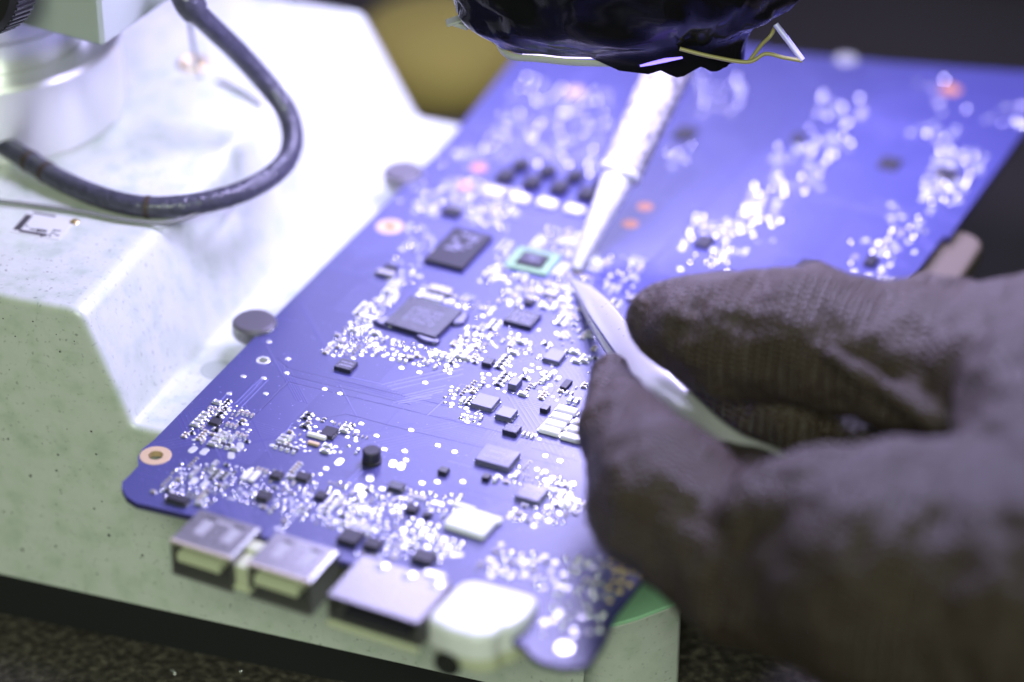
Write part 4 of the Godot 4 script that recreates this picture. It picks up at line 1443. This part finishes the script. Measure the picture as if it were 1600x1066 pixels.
# bones: [start, end, radius at start, radius at end, blend]; meshed as surface nets with cells of the given size
func flesh(bones: Array, cell: float, wrinkle: FastNoiseLite, amount: float) -> Shape:
	var lo := Vector3.INF
	var hi := -Vector3.INF
	for b in bones:
		for k in 2:
			var g: float = b[2 + k] + 5.0
			lo = lo.min(b[k] - Vector3.ONE * g)
			hi = hi.max(b[k] + Vector3.ONE * g)
	var nx := int((hi.x - lo.x) / cell) + 2
	var ny := int((hi.y - lo.y) / cell) + 2
	var nz := int((hi.z - lo.z) / cell) + 2
	var f := PackedFloat32Array()
	f.resize(nx * ny * nz)
	f.fill(40.0)
	for b in bones:
		var p0: Vector3 = b[0]
		var p1: Vector3 = b[1]
		var r0: float = b[2]
		var r1: float = b[3]
		var kk: float = b[4]
		var g := maxf(r0, r1) + 7.0
		var bl := ((p0.min(p1) - Vector3.ONE * g - lo) / cell).floor()
		var bh := ((p0.max(p1) + Vector3.ONE * g - lo) / cell).ceil()
		var d := p1 - p0
		var dd := maxf(d.length_squared(), 1e-6)
		for z in range(maxi(0, int(bl.z)), mini(nz, int(bh.z) + 1)):
			for y in range(maxi(0, int(bl.y)), mini(ny, int(bh.y) + 1)):
				var row := (z * ny + y) * nx
				for x in range(maxi(0, int(bl.x)), mini(nx, int(bh.x) + 1)):
					var p := lo + Vector3(x, y, z) * cell - p0
					var t := clampf(p.dot(d) / dd, 0.0, 1.0)
					var dist := (p - d * t).length() - lerpf(r0, r1, t)
					if dist < 8.0:
						f[row + x] = smin(f[row + x], dist, kk)
	for i in f.size():
		if absf(f[i]) < 3.0 * cell:
			var x := i % nx
			var y := (i / nx) % ny
			var z := i / (nx * ny)
			var p := lo + Vector3(x, y, z) * cell
			f[i] += amount * wrinkle.get_noise_3dv(p)
	var at := {}
	var s := Shape.new()
	var pts := PackedVector3Array()
	var nrm := PackedVector3Array()
	var off := [0, 1, nx, nx + 1, nx * ny, nx * ny + 1, nx * ny + nx, nx * ny + nx + 1]
	var crossing := []
	for z in nz - 1:
		for y in ny - 1:
			for x in nx - 1:
				var i := (z * ny + y) * nx + x
				var v0 := f[i]
				if v0 > 6.0 * cell or v0 < -6.0 * cell:
					continue
				var mask := 0
				for k in 8:
					if f[i + off[k]] < 0.0:
						mask |= 1 << k
				if mask == 0 or mask == 255:
					continue
				var sum := Vector3.ZERO
				var cnt := 0
				for e in [[0, 1], [2, 3], [4, 5], [6, 7], [0, 2], [1, 3], [4, 6], [5, 7], [0, 4], [1, 5], [2, 6], [3, 7]]:
					var fa := f[i + off[e[0]]]
					var fb := f[i + off[e[1]]]
					if (fa < 0.0) != (fb < 0.0):
						var t := fa / (fa - fb)
						var pa := Vector3(e[0] & 1, (e[0] >> 1) & 1, e[0] >> 2)
						var pb := Vector3(e[1] & 1, (e[1] >> 1) & 1, e[1] >> 2)
						sum += pa.lerp(pb, t)
						cnt += 1
				at[i] = pts.size()
				pts.append(lo + (Vector3(x, y, z) + sum / cnt) * cell)
				var gx := f[i + 1] - f[i] + f[i + off[3]] - f[i + off[2]] + f[i + off[5]] - f[i + off[4]] + f[i + off[7]] - f[i + off[6]]
				var gy := f[i + off[2]] - f[i] + f[i + off[3]] - f[i + 1] + f[i + off[6]] - f[i + off[4]] + f[i + off[7]] - f[i + off[5]]
				var gz := f[i + off[4]] - f[i] + f[i + off[5]] - f[i + 1] + f[i + off[6]] - f[i + off[2]] + f[i + off[7]] - f[i + off[3]]
				nrm.append(Vector3(gx, gy, gz).normalized())
				crossing.append(i)
	var step := [1, nx, nx * ny]
	for i in crossing:
		for ax in 3:
			if (f[i] < 0.0) != (f[i + step[ax]] < 0.0):
				var a: int = step[(ax + 1) % 3]
				var b: int = step[(ax + 2) % 3]
				if at.has(i - a) and at.has(i - b) and at.has(i - a - b):
					var q := [at[i], at[i - a], at[i - a - b], at[i - b]]
					s.quads(pts[q[0]], pts[q[1]], pts[q[2]], pts[q[3]], nrm[q[0]], nrm[q[1]], nrm[q[2]], nrm[q[3]])
	return s


func build_hand() -> void:
	var nz := FastNoiseLite.new()
	nz.seed = 3
	nz.frequency = 0.11
	nz.fractal_octaves = 3
	var K := 4.0
	var bones := [
		# index finger: tip, end joint, middle joint, knuckle
		[Vector3(86.63, 30.35, -49.05), Vector3(93.31, 31.18, -48.86), 5.8, 8.6, K], [Vector3(93.31, 31.18, -48.86), Vector3(101.13, 31.44, -48.80), 8.6, 11.0, K], [Vector3(101.13, 31.44, -48.80), Vector3(115.38, 33.96, -50.77), 11.0, 12.0, K], [Vector3(115.38, 33.96, -50.77), Vector3(138.40, 33.17, -51.90), 12.0, 13.2, K],
		[Vector3(138.40, 33.17, -51.90), Vector3(161.24, 39.41, -46.11), 13.2, 17.0, K],
		# thumb
		[Vector3(79.71, 18.69, -43.98), Vector3(89.91, 19.05, -27.96), 4.1, 7.9, K], [Vector3(89.91, 19.05, -27.96), Vector3(103.07, 18.21, -13.81), 7.9, 13.0, K], [Vector3(103.22, 18.39, -14.01), Vector3(122.77, 13.92, -5.56), 13.2, 12.6, K], [Vector3(122.77, 13.92, -5.56), Vector3(151.55, 23.41, -3.60), 12.6, 21.0, 2.5],
		# middle finger curled under the index
		[Vector3(125.72, 28.00, -5.20), Vector3(134.86, 32.40, -6.11), 8.0, 9.4, 1.5], [Vector3(134.35, 31.22, -7.66), Vector3(149.09, 32.21, -8.77), 9.2, 9.8, 2.0], [Vector3(149.09, 32.21, -8.77), Vector3(167.46, 38.37, -11.36), 9.8, 12.0, 2.0],
		# ring and little finger behind
		[Vector3(91.22, 11.92, -57.77), Vector3(112.47, 13.27, -54.32), 5.0, 8.5, 2.0], [Vector3(106.19, 10.81, -33.73), Vector3(132.06, 12.03, -21.81), 7.0, 12.0, 2.0], [Vector3(125.15, 41.29, -35.60), Vector3(145.73, 34.88, -34.17), 1.6, 2.6, 2.5], [Vector3(111.07, 6.02, -55.04), Vector3(133.69, 10.95, -54.81), 6.8, 9.0, 2.0], [Vector3(133.69, 10.95, -54.81), Vector3(160.24, 27.06, -45.99), 9.0, 15.0, 2.0],
		[Vector3(131.88, 3.91, -17.21), Vector3(148.46, 10.69, -15.44), 8.0, 10.0, K], [Vector3(148.46, 10.69, -15.44), Vector3(170.23, 22.63, -14.56), 10.0, 15.0, K],
		# back of the hand, palm and wrist
		[Vector3(133.53, 36.82, -60.13), Vector3(159.12, 38.32, -53.56), 8.0, 14.0, K], [Vector3(157.10, 39.36, -59.95), Vector3(178.72, 40.50, -31.43), 12.0, 22.0, K],
		[Vector3(166.93, 42.13, -33.61), Vector3(182.26, 31.80, -7.06), 18.0, 26.0, 3.0], [Vector3(151.86, 25.07, -2.31), Vector3(184.97, 28.00, 0.98), 22.0, 26.0, 6.0], [Vector3(184.25, 30.57, -0.53), Vector3(212.82, 29.87, 19.42), 27.0, 24.0, 6.0],
	]
	var s := flesh(bones, 1.4, nz, 1.3)
	var wrist := Vector3(184.25, 30.57, -0.53)
	var t := thing("person", "person's right hand in a dark knitted work glove pinching the tweezers", "person", wrist)
	M.glove.heightmap_enabled = true
	M.glove.heightmap_texture = knit_image(0.0)
	M.glove.heightmap_scale = 0.07
	M.glove.uv1_scale = Vector3.ONE * 230.0
	M.glove.albedo_texture = knit_image(0.45)  # darker valleys: shade between the stitches put into the colour
	part("gloved_hand", s, M.glove, t)
	# ribbed cuff and the dark sleeve behind it
	var path := smooth_path([Vector3(204.40, 30.62, 13.63), Vector3(224.99, 31.88, 31.99), Vector3(261.11, 29.54, 56.12)], 5)
	s = Shape.new()
	var rr := []
	for k in path.size():
		rr.append(27.0 + k * 0.9)
	s.tube(path, rr, 36)
	part("sleeve", s, M.sleeve, t)


func build_head() -> void:
	# a lamp head wrapped in crumpled black plastic, its lower end in the frame
	var t := thing("lamp_head", "lamp head wrapped in crumpled glossy black plastic above the iron", "lamp", HEAD)
	var b := Basis(Vector3.UP, deg_to_rad(HEAD_TURN))
	var nz := FastNoiseLite.new()
	nz.seed = 12
	nz.frequency = 0.022
	nz.fractal_type = FastNoiseLite.FRACTAL_RIDGED
	nz.fractal_octaves = 3
	var rows := []
	var levels := [[-1.2, 24.9, 12.9], [-0.5, 25.0, 13.0], [0.2, 25.1, 13.1], [2.0, 26.0, 13.6], [4.0, 27.4, 14.8], [6.0, 28.6, 16.0], [8.5, 30.0, 17.2], [11, 31.4, 18.2], [14, 33.0, 19.2], [17, 33.8, 20.0], [20, 34.6, 20.8], [24, 35.2, 21.2], [28, 34.6, 20.6], [32, 30, 17], [34, 18, 10], [34.5, 1, 1]]
	for lv in levels:
		var ring := []
		for k in 120:
			var a := TAU * k / 120
			var ca := cos(a)
			var sa := sin(a)
			var p := Vector3(signf(ca) * pow(absf(ca), 0.5) * lv[1], lv[0], signf(sa) * pow(absf(sa), 0.5) * lv[2])
			var q := HEAD + b * p
			var o := b * Vector3(ca, 0, sa)
			var amp := clampf(lv[0] / 6.0, 0.12, 1.0)
			q += o * (nz.get_noise_3d(q.x, q.y * 1.5, q.z) * 4.0 - 0.8) * amp
			q += o * nz.get_noise_3d(q.x * 4.0, q.y * 5.0, q.z * 4.0) * 1.1 * amp
			if lv[0] < 0.5:
				var hang: float = HEAD.y + lv[0] - (0.6 + 1.6 * nz.get_noise_3d(p.x * 6.0, 3.0, p.z * 6.0)) * (1.0 - lv[0] * 0.6)
				q.y = lerpf(HEAD.y + 0.6 + lv[0] * 0.2, hang, clampf((p.x + 4.0) / 6.0, 0, 1))
			q.y += nz.get_noise_3d(q.z * 2.0, q.x * 2.0, 7.0) * 0.9 * clampf(1.0 - absf(lv[0]) / 8.0, 0, 1)
			ring.append(q)
		rows.append(ring)
	var s := Shape.new()
	s.sheet(rows, Vector3.UP, true)
	part("plastic_wrap", s, M.shroud, t)
	# pale rim of the head below the wrap
	s = Shape.new()
	var rim := []
	for lv in [[-1.6, 23.6, 11.9], [-1.5, 24.3, 12.4], [-0.3, 24.6, 12.7], [-0.1, 24.0, 12.2]]:
		var ring := []
		for k in 100:
			var a := TAU * k / 100
			var ca := cos(a)
			var sa := sin(a)
			ring.append(HEAD + b * Vector3(signf(ca) * pow(absf(ca), 0.5) * lv[1], lv[0] + 0.25 * sin(a * 7.0), signf(sa) * pow(absf(sa), 0.5) * lv[2]))
		rim.append(ring)
	s.sheet(rim, Vector3.UP, true)
	part("rim", s, M.rim_card, t, "pale card rim under the black wrap")
	# glowing panel in the underside
	s = Shape.new()
	s.box(HEAD + Vector3(0, -1.2, 0), Vector3(38, 0.8, 19), 0.2, b)
	part("led_panel", s, M.glow, t)
	# torn flap at the left
	s = Shape.new()
	var fc := Vector3(26.24, 60.49, -89.56)
	s.box(fc, Vector3(5.0, 0.5, 3.0), 0.15, Basis(Vector3(0.3, 0.5, 1).normalized(), 0.35) * b)
	s.box(fc + Vector3(0.8, -0.9, 0.6), Vector3(3.2, 0.9, 1.2), 0.2, Basis(Vector3(0.3, 0.2, 1).normalized(), -0.3) * b)
	s.box(fc + Vector3(3.2, 0.4, -0.5), Vector3(4.0, 0.5, 3.6), 0.15, Basis(Vector3(0.1, 0.2, 1).normalized(), 0.7) * b)
	part("torn_flap", s, M.rim_card, t, "torn pale flap at the head's left corner")
	# added glowing sliver that stands for the blue glint under the wrap
	s = Shape.new()
	s.tube([Vector3(63.70, 57.00, -92.95), Vector3(65.59, 57.41, -94.15), Vector3(67.90, 57.93, -95.62), Vector3(70.36, 57.88, -98.08)], [0.28, 0.5, 0.6, 0.3], 10, 0.6)
	part("glint_sliver", s, M.glint_blue, t, "added glowing sliver for the blue violet glint at the lower edge of the head")
	# bent wires at the right corner
	s = Shape.new()
	s.tube(smooth_path([Vector3(69.18, 58.87, -99.55), Vector3(74.91, 57.63, -101.37), Vector3(81.67, 56.69, -103.91), Vector3(84.44, 58.04, -106.19), Vector3(87.86, 57.42, -107.37), Vector3(91.26, 56.90, -108.61)], 5), [0.42], 10)
	part("bent_wire", s, M.wire_yellow, t, "yellowish bent wire at the head's right corner")
	s = Shape.new()
	s.tube(smooth_path([Vector3(81.73, 56.54, -105.15), Vector3(82.75, 58.58, -108.42), Vector3(83.61, 59.58, -110.87), Vector3(84.35, 61.71, -111.43)], 4), [0.4], 10)
	part("bent_wire", s, M.wire_yellow, t)
	s = Shape.new()
	s.tube([Vector3(84.90, 62.83, -109.86), Vector3(87.89, 60.12, -109.33), Vector3(91.23, 57.00, -108.67)], [0.62], 10)
	part("bent_wire", s, M.wire_glint, t, "bent wire end coloured blue white for the glare on it")
	s = Shape.new()
	s.tube(smooth_path([Vector3(77.81, 60.15, -107.20), Vector3(79.29, 61.30, -108.73), Vector3(81.08, 62.13, -110.18), Vector3(81.03, 61.50, -109.71)], 4), [0.35], 8)
	part("bent_wire", s, M.wire_yellow, t)


func build_lamp() -> void:
	var t := thing("bench_lamp", "flat bench lamp shining down on the board from above the picture", "lamp", LAMP)
	var s := Shape.new()
	s.box(LAMP + Vector3(0, 2.5, 0), Vector3(85, 2, 85), 0.4)
	part("diffuser", s, M.glow, t)
	s = Shape.new()
	s.box(LAMP + Vector3(0, 10.6, 0), Vector3(94, 14, 94), 2.0)
	part("housing", s, M.housing, t)
	t = thing("sheen_lamp", "added wide lamp behind the stand, unseen, for the sheen on the board", "lamp", REAR)
	var b := Basis.looking_at(Vector3(50, 0, -60) - REAR)
	s = Shape.new()
	s.box(REAR + b * Vector3(0, 0, 3), Vector3(150, 90, 2), 0.4, b)
	part("diffuser", s, M.glow, t)
	s = Shape.new()
	s.box(REAR + b * Vector3(0, 0, 12), Vector3(162, 102, 14), 2.0, b)
	part("housing", s, M.housing, t)


func build_background() -> void:
	# out-of-focus things on the bench behind
	var c := Vector3(-65.82, -57.00, -263.07)
	var t := thing("cleaning_sponge", "blurred olive yellow rounded sponge on the bench behind the stand", "sponge", c)
	var s := Shape.new()
	s.lathe([Vector2(0, 20), Vector2(16, 19), Vector2(23, 15), Vector2(26, 8), Vector2(25, 2), Vector2(22, 0), Vector2(0, 0)], c, Vector3.UP, 40, true)
	part("sponge_body", s, M.yellow, t)
	c = Vector3(42.37, -57.00, -350.73) + Vector3(20, 0, -60)
	t = thing("equipment_case", "dark blurred equipment case on the bench behind the board", "case", c)
	s = Shape.new()
	s.box(c + Vector3(0, 22, 0), Vector3(130, 44, 60), 5.0, Basis(Vector3.UP, 0.3))
	part("case_body", s, M.case, t)
	s = Shape.new()
	s.box(c + Vector3(0, 46, 0), Vector3(60, 4, 14), 2.0, Basis(Vector3.UP, 0.5))
	part("case_handle", s, M.black_plastic, t)
